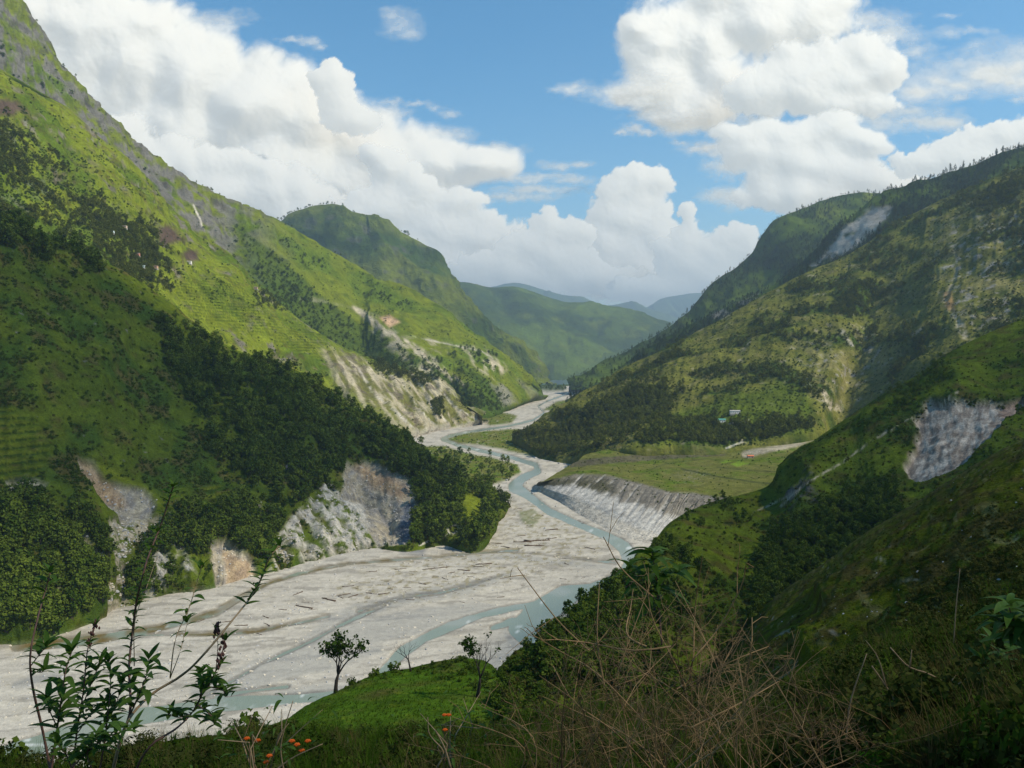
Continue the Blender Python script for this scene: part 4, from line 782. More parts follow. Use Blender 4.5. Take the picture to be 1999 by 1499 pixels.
# ------------------------------------------------------------------ air between the hills
hz = bpy.data.materials.new("haze"); hz.use_nodes = True
n = hz.node_tree.nodes; l = hz.node_tree.links; n.remove(n["Principled BSDF"])
pv = n.new("ShaderNodeVolumePrincipled"); pv.inputs["Color"].default_value = (.62, .82, 1.0, 1); pv.inputs["Density"].default_value = 5.2e-5; pv.inputs["Anisotropy"].default_value = 0.25
l.new(pv.outputs[0], n["Material Output"].inputs["Volume"])
HZ_TOP = max(float(L.P[..., 2].max()) for L in LANDS.values()) + 60
mb = MB(); mb.box((0, 17000, (HZ_TOP - 1700) / 2), (36000, 37000, HZ_TOP + 1700)); 
link("haze", mb.mesh("haze", hz, False), kind='stuff')
print("haze top", HZ_TOP)

# ------------------------------------------------------------------ clouds
cm = bpy.data.materials.new("cloud"); cm.use_nodes = True
n = cm.node_tree.nodes; l = cm.node_tree.links; n.remove(n["Principled BSDF"])
CA = (.63, .622, .61, 1)
# light spreads inside a cloud, so its surface carries softened normals
as_ = N(n, "ShaderNodeBsdfDiffuse"); as_.inputs[0].default_value = CA
tp = N(n, "ShaderNodeBsdfTransparent"); at = N(n, "ShaderNodeAttribute", attribute_name="a")
m2 = N(n, "ShaderNodeMixShader"); l.new(at.outputs["Fac"], m2.inputs[0]); l.new(tp.outputs[0], m2.inputs[1]); l.new(as_.outputs[0], m2.inputs[2]); l.new(m2.outputs[0], n["Material Output"].inputs[0])

def blur(h, k):
    h = h.copy()
    for _ in range(k):
        h[1:-1] = .25 * h[:-2] + .5 * h[1:-1] + .25 * h[2:]; h[:, 1:-1] = .25 * h[:, :-2] + .5 * h[:, 1:-1] + .25 * h[:, 2:]
    return h
def billow(q, oct, gain=.5):
    a = 1.; s = 0.; t = 0.
    for k in range(oct):
        s = s + a * np.abs(noise3(q + 31.7 * k)) * 1.6; t += a; a *= gain; q = q * 2.07
    return s / t
def sky_cloud(blobs, dist, soft, label, step=2.5, amp=.42, wave=95, relief=1.0, seed=0., dens=1.0, wisp=False):
    b = np.array(blobs, float)
    u0, u1 = max(-170, (b[:, 0] - b[:, 2] * 1.5).min()), min(2170, (b[:, 0] + b[:, 2] * 1.5).max())
    v0, v1 = max(-130, (b[:, 1] - b[:, 3] * 1.5).min()), min(655, (b[:, 1] + b[:, 3] * 1.5).max())
    U, V = np.meshgrid(np.arange(u0, u1 + step, step), np.arange(v0, v1 + step, step))
    q0 = xyz(U / wave, V / wave, seed); wp = 3 if wisp else 9
    wu = U + wp * noise3(q0 * 1.7 + 3.3) + 4 * noise3(q0 * 5 + 1.3); wv = V + wp * noise3(q0 * 1.7 + 8.1) + 4 * noise3(q0 * 5 + 6.1)
    acc = np.zeros(U.shape)
    for (cu, cv, ru, rv) in b:
        e = 1 - np.sqrt(((wu - cu) / ru) ** 2 + ((wv - cv) / rv) ** 2); acc += np.exp(np.clip(e, -3, 1) * 7)
    f = np.log(acc + 1e-6) / 7
    if wisp:
        q = xyz(U / wave, V / wave * 1.7, seed + 4.4); fb = fbm(q * 1.3, 6, .62); fine = fbm(q * 5 + 3, 4, .6)
        g = f + .75 * fb + .25 * fine; a = np.clip(g * 1.1, 0, 1) ** 1.3 * dens; H = 14 * fb
    else:
        q = xyz(wu / wave, wv / wave, seed + 4.4)
        bl = billow(q, 6, .55); fb = fbm(q * 1.7 + 5, 6, .58)
        g = f + amp * (bl - .42) * 1.5 + amp * .55 * fb
        a = sstep(0.0, soft, g) * dens
        gs = f + amp * 1.5 * (billow(q, 3, .5) - .42)
        rim = .3 + .7 * sstep(.7, .1, g)
        H = relief * (wave * 1.5 * np.sqrt(np.clip(gs, 0, 1.2) + .06) + wave * .22 * billow(q * .8 + 2, 2))
        H = blur(H, 40) + relief * wave * (.17 * blur(bl, 4) * rim + .065 * fbm(q * 2.3, 5, .55) * (1.2 - .5 * rim))
    gu = np.gradient(H, step, axis=1); gv = np.gradient(H, step, axis=0)
    gm = np.hypot(gu, gv) + 1e-6; gs_ = .62 * np.tanh(gm * .9) / (gm * .9); nn = np.stack([-gu * gs_, -np.ones_like(gu), gv * gs_], -1); nn /= np.linalg.norm(nn, axis=-1)[..., None]
    t = nn @ SUN_DIR; dd = (.62 + .2 * t) if wisp else .33 + .67 * sstep(-.75, .95, t)      # softened angle to the sun
    pp = nn - t[..., None] * SUN_DIR; pp /= np.linalg.norm(pp, axis=-1)[..., None] + 1e-6
    sn = SUN_DIR * dd[..., None] + pp * np.sqrt(np.clip(1 - dd * dd, 0, 1))[..., None]
    h = .015 * dist / FPX * blur(H, 12)
    aa, dy, dz = ray(U, V); k = (dist - h) / dy
    Pn = np.stack([aa * k, dy * k, CAMZ + dz * k], -1)
    F = grid_faces(*U.shape); Ff = F[(a.ravel()[F] > .012).any(1)]
    used = np.unique(Ff); re = np.full(U.size, -1); re[used] = np.arange(len(used))
    me = mesh_np("cloud", Pn.reshape(-1, 3)[used], re[Ff][:, ::-1], cm, True, attrs={"a": a.ravel()[used]})
    me.normals_split_custom_set_from_vertices(sn.reshape(-1, 3)[used].astype(np.float32))
    return link("cloud", me, label=label, cat="cloud", group="clouds in the sky over the valley")
D1 = 62000
sky_cloud([(60, 20, 200, 190), (240, 110, 190, 150), (360, 150, 150, 130), (470, 210, 160, 135), (600, 240, 150, 105), (330, 260, 190, 120), (720, 300, 140, 90), (840, 320, 130, 62), (930, 320, 110, 46), (130, 150, 180, 160), (520, 320, 190, 90), (660, 370, 180, 90), (280, 45, 90, 60), (800, 400, 150, 80)], D1, .34,
          "huge grey-white cloud bank sloping down from the upper left behind the rocky crest", seed=1.2, amp=.34, wave=150)
sky_cloud([(648, 150, 36, 42), (668, 175, 30, 40), (632, 165, 30, 24), (615, 150, 22, 14), (655, 205, 40, 40), (690, 235, 60, 36)], D1 * .97, .14, "small bright turret cloud rising above the left cloud bank", seed=3.1, amp=.28, wave=46, relief=.5)
sky_cloud([(300, 330, 170, 80), (420, 370, 170, 80), (530, 380, 110, 64), (480, 320, 34, 26), (520, 340, 50, 30), (570, 372, 54, 36), (600, 385, 40, 30), (560, 420, 130, 60), (230, 270, 70, 60)], D1 * .93, .2, "pale cloud with a bright upper edge low behind the rocky crest and the long spur", seed=5.5, amp=.34, wave=70, relief=.8)
sky_cloud([(730, 300, 36, 28), (760, 330, 40, 40), (800, 335, 30, 24), (810, 370, 60, 46), (880, 395, 60, 34), (920, 390, 44, 20), (760, 410, 110, 70), (860, 450, 130, 70), (700, 440, 100, 60), (940, 470, 110, 60), (860, 530, 130, 50), (800, 500, 130, 60)], D1 * .90, .22, "mid-grey cumulus with bright white knobs behind the domed peak", seed=7.7, amp=.36, wave=62, relief=.75)
sky_cloud([(1230, 372, 64, 48), (1190, 385, 34, 34), (1245, 350, 46, 30), (1285, 355, 34, 30), (1215, 430, 80, 60), (1260, 440, 60, 60), (1190, 480, 90, 60), (1290, 470, 44, 54), (1160, 520, 120, 50), (1250, 530, 120, 60), (1300, 415, 24, 20)], D1 * .86, .15, "tall cumulus tower standing over the far end of the valley", seed=9.2, amp=.3, wave=58, relief=.7)
sky_cloud([(1065, 440, 42, 32), (1110, 450, 46, 28), (1135, 462, 34, 22), (1030, 480, 60, 40), (960, 520, 90, 40), (1080, 500, 100, 46), (1010, 540, 140, 40), (1150, 545, 120, 40)], D1 * .82, .16, "low cumulus with warm white tops left of the tall cumulus tower", seed=11.4, amp=.34, wave=46, relief=.6)
sky_cloud([(1345, 425, 20, 36), (1340, 470, 34, 36), (1310, 490, 44, 30), (1345, 520, 70, 40), (1425, 470, 46, 34), (1440, 455, 30, 22), (1400, 500, 60, 44), (1460, 490, 40, 40), (1380, 550, 120, 44), (1280, 570, 120, 34)], D1 * .80, .16, "cumulus heads low above the right ridge beside a thin spire of cloud", seed=13.3, amp=.32, wave=44, relief=.6)
sky_cloud([(1380, 60, 150, 80), (1290, 90, 90, 70), (1300, 150, 90, 80), (1480, 50, 190, 80), (1580, 20, 120, 70), (1420, 170, 140, 80), (1260, 185, 80, 26), (1330, 220, 110, 40), (1240, 60, 40, 40), (1440, 0, 180, 60)], D1 * .98, .4, "broad grey cloud with a ragged left edge filling the upper right sky", seed=15.8, amp=.4, wave=120)
sky_cloud([(1600, 140, 130, 70), (1690, 110, 60, 60), (1720, 140, 54, 46), (1660, 160, 110, 54), (1560, 180, 150, 50), (1490, 190, 100, 44), (1640, 205, 110, 22)], D1 * .94, .22, "white cumulus with a flat grey base in the middle of the upper right clouds", seed=17.1, amp=.34, wave=80, relief=.8)
sky_cloud([(1560, 270, 140, 50), (1620, 250, 70, 30), (1680, 270, 60, 26), (1700, 285, 50, 22), (1520, 310, 130, 56), (1600, 330, 140, 56), (1560, 380, 160, 50), (1480, 300, 80, 44), (1690, 350, 90, 40), (1450, 260, 90, 20), (1760, 370, 110, 44)], D1 * .9, .26, "soft white cloud resting over the crest of the right ridge", seed=19.6, amp=.36, wave=84, relief=.7)
sky_cloud([(1870, 285, 60, 30), (1910, 268, 40, 26), (1955, 265, 50, 30), (2010, 262, 60, 36), (1900, 310, 130, 40), (1820, 320, 90, 30), (2050, 300, 120, 60)], D1 * .84, .18, "bright cumulus on the skyline at the right edge above the pine ridge", seed=21.2, amp=.32, wave=48, relief=.6)
sky_cloud([(1830, 155, 110, 40), (1920, 140, 150, 50), (2020, 120, 170, 60), (1880, 170, 130, 34), (1790, 180, 70, 24), (1950, 150, 120, 50)], D1 * 1.05, .55, "smooth long cloud streak running off the right edge of the sky", seed=23.5, wave=150, wisp=True, dens=1.0)
sky_cloud([(1400, 230, 120, 30), (1340, 250, 90, 20), (1470, 260, 110, 40), (1390, 290, 70, 22), (1420, 330, 60, 30), (1440, 385, 80, 26)], D1 * 1.08, .8, "thin veil of cloud hanging below the broad grey upper right cloud", seed=45.5, wave=80, wisp=True, dens=.8)
sky_cloud([(1770, 215, 110, 24), (1830, 240, 90, 22), (1720, 240, 90, 26), (1690, 40, 70, 30), (1740, 70, 70, 26), (1780, 100, 60, 24)], D1 * 1.09, .8, "loose veil of cloud between the upper right clouds and the right edge", seed=47.5, wave=80, wisp=True, dens=.7)
sky_cloud([(430, 40, 90, 26), (520, 110, 80, 26), (590, 150, 60, 22), (740, 220, 80, 24), (860, 260, 90, 20), (960, 290, 90, 16)], D1 * 1.07, .8, "thin shreds of cloud along the upper edge of the left bank", seed=49.5, wave=70, wisp=True, dens=.7)
sky_cloud([(785, 45, 52, 34), (765, 30, 34, 20), (800, 65, 30, 20)], D1 * 1.1, .9, "faint round puff alone in the blue near the top", seed=25.5, amp=.3, wave=60, wisp=True, dens=.5)
sky_cloud([(605, 82, 30, 13), (570, 78, 40, 8), (625, 92, 14, 8)], D1 * 1.1, .8, "tiny wisp of cloud above the bright turret", seed=27.5, amp=.35, wave=40, wisp=True, dens=.6)
sky_cloud([(765, 198, 32, 12), (810, 202, 50, 8), (880, 222, 30, 12), (850, 210, 30, 8)], D1 * 1.1, .9, "thin broken wisps right of the bright turret", seed=29.5, amp=.4, wave=40, wisp=True, dens=.5)
sky_cloud([(1240, 252, 34, 16), (1265, 258, 26, 10), (1215, 258, 20, 8)], D1 * 1.1, .6, "small loose puff below the ragged edge of the upper right cloud", seed=31.5, amp=.36, wave=36, wisp=True, dens=.7)
sky_cloud([(1090, 325, 46, 14), (1130, 322, 34, 9), (1060, 345, 90, 10), (1120, 350, 70, 14), (1010, 350, 80, 10), (1040, 370, 120, 12), (1000, 385, 120, 14)], D1 * 1.12, .7, "flat streaks of thin cloud left of the cumulus tower", seed=33.5, amp=.34, wave=60, wisp=True, dens=.75)
sky_cloud([(1360, 290, 44, 12), (1400, 300, 40, 10), (1330, 280, 24, 7), (1400, 380, 50, 18), (1440, 395, 40, 22)], D1 * 1.12, .7, "loose scraps of cloud left of the soft white cloud over the right ridge", seed=35.5, amp=.4, wave=44, wisp=True, dens=.6)
sky_cloud([(1190, 180, 90, 26), (1120, 172, 60, 16), (1240, 200, 80, 24), (1270, 160, 70, 40), (1300, 225, 90, 20)], D1 * .97, .7, "ragged wispy tail trailing left from the broad grey upper right cloud", seed=43.5, amp=.4, wave=70, wisp=True, dens=.85)
sky_cloud([(1850, 62, 60, 18), (1900, 60, 70, 12), (1740, 40, 50, 26), (1745, 62, 60, 14), (1850, 30, 30, 8)], D1 * 1.12, .9, "faint wisps high in the blue near the upper right corner", seed=37.5, amp=.4, wave=60, wisp=True, dens=.5)
sky_cloud([(1780, 235, 70, 12), (1850, 240, 50, 10), (1880, 190, 24, 10), (1985, 195, 24, 8)], D1 * 1.12, .8, "thin cloud scraps right of the soft white cloud", seed=39.5, amp=.4, wave=50, wisp=True, dens=.6)
sky_cloud([(900, 545, 260, 34), (1150, 572, 260, 30), (1380, 560, 200, 40), (1000, 520, 160, 40)], D1 * 1.15, .9, "pale cloud haze low along the horizon", seed=41.5, amp=.25, wave=120, wisp=True, dens=.9)
print("clouds", round(time.time() - T0, 1))

# unseen clouds added above the frame, outlined so their shade falls on chosen slopes
def overhead(pts, z, amax, seed, shrink=5, soft=170):
    """an added thin cloud sheet, outlined to dim the sun over the land below it, fading out at its ragged edge"""
    g = np.array([np.asarray(p) + SUN_DIR * ((z - p[2]) / SUN_DIR[2]) for p in pts])[:, :2]
    lo = g.min(0) - 140; hi = g.max(0) + 140; st = max(16, (hi - lo).max() / 110)
    X, Y = np.meshgrid(np.arange(lo[0], hi[0], st), np.arange(lo[1], hi[1], st))
    q = xyz(X / 170, Y / 170, seed); s = sdist(X, Y, g) + 90 * fbm(q, 4) - shrink + 40
    a = amax * sstep(0, soft, s) * np.clip(.85 + .55 * fbm(q * 1.9 + 7, 3), .25, 1.1)
    h = np.sqrt(np.clip(s, 0, 260) / 260); top_ = z + 160 * h * (1 + .5 * billow(q * 1.6, 3)); bot_ = z - 25 * h * (1 + fbm(q, 2))
    F = grid_faces(*X.shape); keep = (s.ravel()[F] > 0).all(1); F = F[keep]; us = np.unique(F); re = np.full(X.size, -1); re[us] = np.arange(len(us)); F = re[F]
    V1 = np.stack([X, Y, top_], -1).reshape(-1, 3)[us]; V2 = np.stack([X, Y, bot_], -1).reshape(-1, 3)[us]
    me = mesh_np("cloud", np.concatenate([V1, V2]), np.concatenate([F, F[:, ::-1] + len(us)]), cm, True, attrs={"a": np.tile(a.ravel()[us], 2)})
    return link("cloud", me, kind='structure')  # unseen cloud, added to dim the slopes below
ZC = HZ_TOP + 320
A_ = LANDS["left_hillside"]
def gp_(L, pts):
    out = []
    for u, v in pts:
        k = np.argmin((L.u[L.nb:] - u) ** 2 + (L.v[L.nb:] - v) ** 2); out.append(L.P[L.nb:].reshape(-1, 3)[k])
    return out
overhead(gp_(A_, [(-220, 1240), (150, 1190), (420, 1110), (620, 1060), (760, 1030), (880, 1040), (950, 1010), (930, 945), (848, 897), (760, 840), (640, 765), (450, 685), (310, 580), (190, 510), (90, 460), (-60, 405), (-250, 350)]), ZC, .55, 2.2)
overhead([PZ(1290, 1040, 40), P(1395, 985, 700), P(1545, 905, 830), P(1740, 765, 950), P(1999, 610, 1020), P(2180, 540, 1000), (900, 300, 150), (500, -150, 150), (0, -200, 190), (-150, -100, 190), (-130, 60, 160), (-60, 130, 130), P(560, 1400, 170), P(740, 1312, 212), P(900, 1284, 224), P(1060, 1244, 268), P(1160, 1160, 350), P(1230, 1100, 420)], ZC, .55, 4.4, 30)
G1_ = LANDS["pine_ridge"]; G2_ = LANDS["forested_ridge"]; D_ = LANDS["domed_peak"]; E_ = LANDS["valley_head_ridge"]; H_ = LANDS["olive_hillside"]
overhead(gp_(G1_, [(1130, 776), (1260, 690), (1400, 615), (1540, 535), (1640, 445), (1715, 384)]) + gp_(G1_, [(1760, 372), (1999, 300), (2100, 330), (1900, 430), (1700, 560), (1500, 680), (1300, 740), (1180, 775)]), ZC + 1150, .32, 6.6)
overhead(gp_(D_, [(540, 440), (600, 410), (660, 430), (700, 470), (690, 540), (640, 520), (560, 480)]), ZC + 1900, .6, 8.8)
#overhead(gp_(E_, [(1000, 565), (1180, 600), (1280, 630), (1250, 690), (1120, 740), (1080, 700), (1010, 650)]), ZC + 600, "", 9.9)
print("overhead clouds", round(time.time() - T0, 1))
# ------------------------------------------------------------------ vegetation
m_leafA = leaf_mat("foliage_dark", (.030, .062, .007), (.135, .175, .025), .2, .7)
m_leafB = leaf_mat("foliage_olive", (.050, .070, .010), (.140, .155, .026), .2, .7)
m_pine = leaf_mat("foliage_pine", (.016, .034, .010), (.040, .062, .016), .15, .7)
m_shrub = leaf_mat("foliage_shrub", (.034, .066, .008), (.100, .140, .018), .22, .9)
m_scrub = leaf_mat("foliage_scrub", (.050, .058, .010), (.120, .110, .030), .2, .9)
m_bark = plain_mat("bark", (.060, .048, .036), .9, .35, 6)
r_ = np.random.default_rng(11)
def quads(centres, size, out=None, flat=.0):
    """leaf-clump quads of random tilt at the centres"""
    n = len(centres); nrm = r_.normal(size=(n, 3)); nrm[:, 2] = np.abs(nrm[:, 2]) + .25
    if out is not None: nrm += out * 1.0
    nrm /= np.linalg.norm(nrm, axis=1)[:, None]
    a = np.cross(nrm, r_.normal(size=(n, 3))); a /= np.linalg.norm(a, axis=1)[:, None]; b = np.cross(nrm, a)
    s = (size * r_.uniform(.6, 1.35, n))[:, None]; e = r_.uniform(.55, .95, n)[:, None]
    V = np.stack([centres - a * s, centres - b * s * e * .8 + a * s * .1, centres + a * s, centres + b * s * e], 1).reshape(-1, 3)
    return V, np.arange(n * 4).reshape(n, 4)
def crown_broad(seed, wide=.36, lo=.34):
    global r_
    r_ = np.random.default_rng(seed); C = []; O = []
    k = 15
    for i in range(k):
        t = r_.uniform(0, 2 * math.pi); f = (i + .5) / k; z = lo + (1 - lo - .1) * f; rr = wide * math.sin(math.pi * min(.98, .16 + .8 * f)) * r_.uniform(.35, 1)
        c = np.array((math.cos(t) * rr, math.sin(t) * rr, z)); q = r_.normal(size=(20, 3)); q /= np.linalg.norm(q, axis=1)[:, None]
        rad = r_.uniform(.10, .17); C.append(c + q * rad * np.array((1, 1, .75)) * r_.uniform(.65, 1.05, (20, 1))); O.append(q)
    return quads(np.concatenate(C), .058, np.concatenate(O))
def trunk_broad(seed):
    rr = random.Random(seed); b = MB(); top_ = np.array((rr.uniform(-.05, .05), rr.uniform(-.05, .05), .62))
    b.tube([(0, 0, -.06), top_ * .5 + (.01, 0, 0), top_], [.026, .018, .008], 5)
    for k in range(4):
        t = k * 1.7 + rr.random(); z = .26 + .08 * k; b.tube([top_ * (z / .62), (math.cos(t) * .14, math.sin(t) * .14, z + .13), (math.cos(t) * .24, math.sin(t) * .24, z + .22)], [.012, .008, .004], 4)
    return b
def crown_pine(seed):
    global r_
    r_ = np.random.default_rng(seed); C = []
    for i in range(12):
        z = .36 + .62 * i / 11; R_ = .20 * (1.05 - (i / 11) ** 1.3) + .025
        for k in range(4 if i < 9 else 2):
            if r_.random() < .22: continue
            t = r_.uniform(0, 6.28); d = np.array((math.cos(t), math.sin(t), 0)); c = d * R_ * r_.uniform(.45, 1); c[2] = z + r_.uniform(-.03, .03)
            C.append(c + r_.normal(size=(7, 3)) * np.array((.035, .035, .018)))
    return quads(np.concatenate(C), .036)
def trunk_pine(seed):
    b = MB(); b.tube([(0, 0, -.05), (.01, 0, .5), (0, .005, .97)], [.016, .011, .003], 5); return b
def shrub_mesh(seed):
    global r_
    r_ = np.random.default_rng(seed); C = []; O = []
    for i in range(8):
        t = r_.uniform(0, 6.28); rr = r_.uniform(0, .34); c = np.array((math.cos(t) * rr, math.sin(t) * rr, r_.uniform(.12, .5) * (1 - rr))); q = r_.normal(size=(15, 3)); q /= np.linalg.norm(q, axis=1)[:, None]
        C.append(c + q * r_.uniform(.12, .22) * np.array((1, 1, .8))); O.append(q)
    C = np.concatenate(C); C[:, 2] = np.maximum(C[:, 2], .0); return quads(C, .085, np.concatenate(O))
def joined(name, cr, tr, mc):
    V, F = cr; me = bpy.data.meshes.new(name); n = len(V); vs_ = V.tolist(); fs = F.tolist()
    if tr is not None:
        tv = np.concatenate(tr.v); fs = fs + [tuple(q + n for q in f) for f in tr.f]; vs_ = vs_ + tv.tolist()
    me.from_pydata(vs_, [], fs); me.materials.append(mc); me.materials.append(m_bark)
    me.polygons.foreach_set("material_index", np.array([0] * len(F) + [1] * (len(fs) - len(F)), np.int32)); me.update(); return me
KINDS_ = {}
for kind, cf, tf, mc, nv in (("broad", crown_broad, trunk_broad, m_leafA, 8), ("olive", lambda s: crown_broad(s + 40, .42, .28), trunk_broad, m_leafB, 4), ("pine", crown_pine, trunk_pine, m_pine, 4), ("shrub", shrub_mesh, None, m_shrub, 5), ("scrub", lambda s: shrub_mesh(s + 60), None, m_scrub, 4)):
    K = []
    for i in range(nv):
        cr = cf(100 + 7 * i); tr = tf(50 + i) if tf else None
        K.append((mesh_np("crown", *cr, mc, False), tr.mesh("trunk", m_bark) if tr else None, joined(kind, cr, tr, mc)))
    KINDS_[kind] = K
# depth of the nearest land in each cell of the picture, to know which plants can be seen
CELL = 5.0; zb = np.full((320, 420), 1e9)
for L in LANDS.values():
    d = np.linalg.norm(L.P - np.array((0, 0, CAMZ)), axis=-1).ravel(); ui = (L.u.ravel() / CELL).astype(int); vi = (L.v.ravel() / CELL).astype(int)
    ok = (ui >= 0) & (ui < 420) & (vi >= 0) & (vi < 320) & (L.P[..., 1].ravel() > 1); np.minimum.at(zb, (vi[ok], ui[ok]), d[ok])
def visible(p, tol=1.04, add=8):
    u, v = project(p); d = np.linalg.norm(p - np.array((0, 0, CAMZ)), axis=-1)
    ui = np.clip((u / CELL).astype(int), 0, 419); vi = np.clip((v / CELL).astype(int), 0, 319)
    return (u > 0) & (u < 1999) & (v > 0) & (v < 1499) & (d < zb[vi, ui] * tol + add)
def scatter(L, dens, n, s0, s1, seed, crest=False, pw=1.6, mu=40):
    g = np.random.default_rng(seed); u, v = L.u, L.v
    if crest:
        i = np.full(n, L.nb); j = g.integers(0, u.shape[1] - 1, n); p = L.P[i, j]
    else:
        a = np.abs((u[1:, 1:] - u[:-1, :-1]) * (v[1:, :-1] - v[:-1, 1:]) - (u[1:, :-1] - u[:-1, 1:]) * (v[1:, 1:] - v[:-1, :-1]))
        steep = L.N[..., 2] > .33; ok = steep & (u > -mu) & (u < 2000 + mu) & (v > -20) & (v < 1540); nv_ = (L.N * (np.array((0, 0, CAMZ)) - L.P)).sum(-1) > 0
        w = a * (dens * ok * nv_)[:-1, :-1]; cs = np.cumsum(w.ravel()); k = np.searchsorted(cs, g.random(n) * cs[-1]); k = np.minimum(k, w.size - 1)
        i = k // w.shape[1]; j = k % w.shape[1]; f = g.random((n, 2))
        p = L.P[i, j] * ((1 - f[:, :1]) * (1 - f[:, 1:])) + L.P[i + 1, j] * (f[:, :1] * (1 - f[:, 1:])) + L.P[i, j + 1] * ((1 - f[:, :1]) * f[:, 1:]) + L.P[i + 1, j + 1] * (f[:, :1] * f[:, 1:])
    s = s0 + (s1 - s0) * g.random(n) ** pw
    p = p.copy(); p[:, 2] -= .04 * s
    return p, s
ZONES = {
 "left_hillside": [(220, 960, "beside the brown landslip scar"), (740, 990, "above the grey landslip"), (590, 900, "near the half hidden grey hut"), (450, 1100, "by the orange scar"), (90, 1150, "in the lower left corner"), (430, 700, "at the forest's upper edge"), (780, 840, "on the spur's right edge"), (930, 990, "at the low tip of the spur"), (50, 860, "beside the terraced fields"), (90, 430, "along the top edge"), (250, 640, "on the open upper grass"), (330, 860, "on the open middle slope"), (600, 1030, "among the white gullies"), (650, 800, "in the thick of the forest")],
 "right_hillside": [(1860, 850, "beside the grey landslip"), (1640, 890, "along the white footpath"), (1170, 1150, "on the rim above the water"), (1400, 1100, "in the gully bottom"), (1420, 980, "above the terrace cliff"), (1860, 700, "on the upper skyline"), (1560, 1080, "below the footpath ridge"), (1040, 1280, "beside the small meadow"), (1290, 1040, "on the nose above the scree")],
 "olive_hillside": [(1407, 823, "near the green-roofed house"), (1060, 860, "at the left foot"), (1865, 600, "beside the pale gully"), (1950, 420, "high at the right edge"), (1600, 780, "by the rocky foot"), (1300, 760, "low in the middle"), (1500, 620, "below the middle skyline"), (1180, 780, "on the left ridge line")],
 "pine_ridge": [(1690, 460, "beside the pale landslip"), (1930, 330, "near the right edge"), (1480, 620, "low on the ridge"), (1240, 710, "at the low left end"), (1800, 375, "above the landslip")],
 "forested_ridge": [(1690, 380, "beside the grassy top"), (1560, 420, "on the rounded shoulder"), (1440, 530, "on the steep skyline step"), (1300, 660, "on the lower skyline"), (1540, 560, "in the middle of the slope")],
 "grazed_hillside": [(1930, 1000, "beside the rocky outcrop"), (1560, 1190, "at the lower left edge"), (1740, 1190, "in the middle"), (1930, 1180, "below the outcrop"), (1760, 1040, "along the upper crest")],
 "green_spur": [(100, 330, "in the upper left woods"), (280, 500, "round the hamlet"), (500, 600, "by the brown house"), (800, 720, "above the white gullies"), (120, 440, "above the hamlet")],
 "meadow_shelf": [(600, 1390, "on its left side"), (760, 1310, "on its far rim"), (950, 1340, "on its right side"), (800, 1450, "on its near edge")],
}
def zone_label(lab, land, u, v):
    z = ZONES.get(land)
    return lab if not z else lab + " " + min(z, key=lambda q: (q[0] - u) ** 2 + (1.3 * (q[1] - v)) ** 2)[2]
PLANTS = {k: [] for k in KINDS_}       # (positions, sizes, label, group)
def plant(kind, L, dens, n, s0, s1, label, group, crest=False):
    p, s = scatter(LANDS[L], dens, n, s0, s1, len(label) * 13 + n, crest)
    PLANTS[kind].append((p, s, label, group, L))
LN = LANDS
A = LN["left_hillside"]
plant("broad", "left_hillside", A.dens_tree, 5400, 4, 17, "dark green leafy tree on the left hillside", "forest trees on the left hillside")
plant("shrub", "left_hillside", A.dens_shrub, 5200, 1.6, 6.0, "low dark shrub on the left hillside", "shrubs on the left hillside")
plant("pine", "left_hillside", A.dens_tree * (A.u > 820) + .25 * A.dens_tree * (A.v < 760), 130, 13, 22, "tall dark conifer on the left hillside", "conifers on the left hillside")
B = LN["green_spur"]
plant("olive", "green_spur", B.dens_tree, 1900, 7, 14, "round tree on the bright green spur", "trees on the sunny green spur")
plant("shrub", "green_spur", B.dens_shrub, 5000, 2.5, 7.5, "shrub on the bright green spur", "shrubs on the sunny green spur")
B = LN["long_spur"]
plant("broad", "long_spur", B.dens_tree, 1500, 8, 16, "tree in the shaded gully of the long spur", "trees on the long spur")
plant("shrub", "long_spur", B.dens_shrub, 3800, 3, 9, "shrub dotted on the grassy long spur", "shrubs on the long spur")
plant("broad", "long_spur", None, 60, 5, 12, "small tree on the skyline of the long spur", "trees on the skyline of the long spur", True)
plant("broad", "domed_peak", None, 120, 12, 26, "tiny tree on the skyline of the domed peak", "trees on the skyline of the domed peak", True)
plant("pine", "forested_ridge", LN["forested_ridge"].dens_tree, 3600, 13, 24, "pine in the forest of the far right ridge", "pines on the far right ridge")
plant("pine", "forested_ridge", None, 110, 7, 18, "pine against the sky on the far right ridge", "pines on the far right ridge skyline", True)
plant("pine", "pine_ridge", LN["pine_ridge"].dens_tree, 4200, 12, 24, "pine in the forest of the landslip ridge", "pines on the landslip ridge")
plant("pine", "pine_ridge", None, 190, 7, 17, "pine against the sky on the landslip ridge", "pines on the landslip ridge skyline", True)
B = LN["olive_hillside"]
plant("olive", "olive_hillside", B.dens_tree, 5200, 6, 13, "olive green tree on the broad right hillside", "trees on the broad right hillside")
plant("shrub", "olive_hillside", B.dens_shrub, 9000, 2.0, 6.5, "shrub on the broad right hillside", "shrubs on the broad right hillside")
plant("pine", "olive_hillside", None, 70, 8, 18, "small conifer atop the broad right hillside", "conifers on the edge of the right hillside", True)
B = LN["river_terrace"]
plant("shrub", "river_terrace", B.dens_shrub, 800, 1.0, 3.4, "small shrub on the flat grassy river terrace", "shrubs on the river terrace")
B = LN["right_hillside"]
plant("broad", "right_hillside", B.dens_tree, 2000, 3, 7, "dark tree on the near right slope", "trees on the shaded right slope")
plant("shrub", "right_hillside", B.dens_shrub, 3000, 1.0, 4.0, "dark shrub on the near right slope", "shrubs on the shaded right slope")
plant("scrub", "right_hillside", B.dens_shrub, 2600, .8, 3.0, "brownish scrub bush on the near right slope", "brown scrub on the shaded right slope")
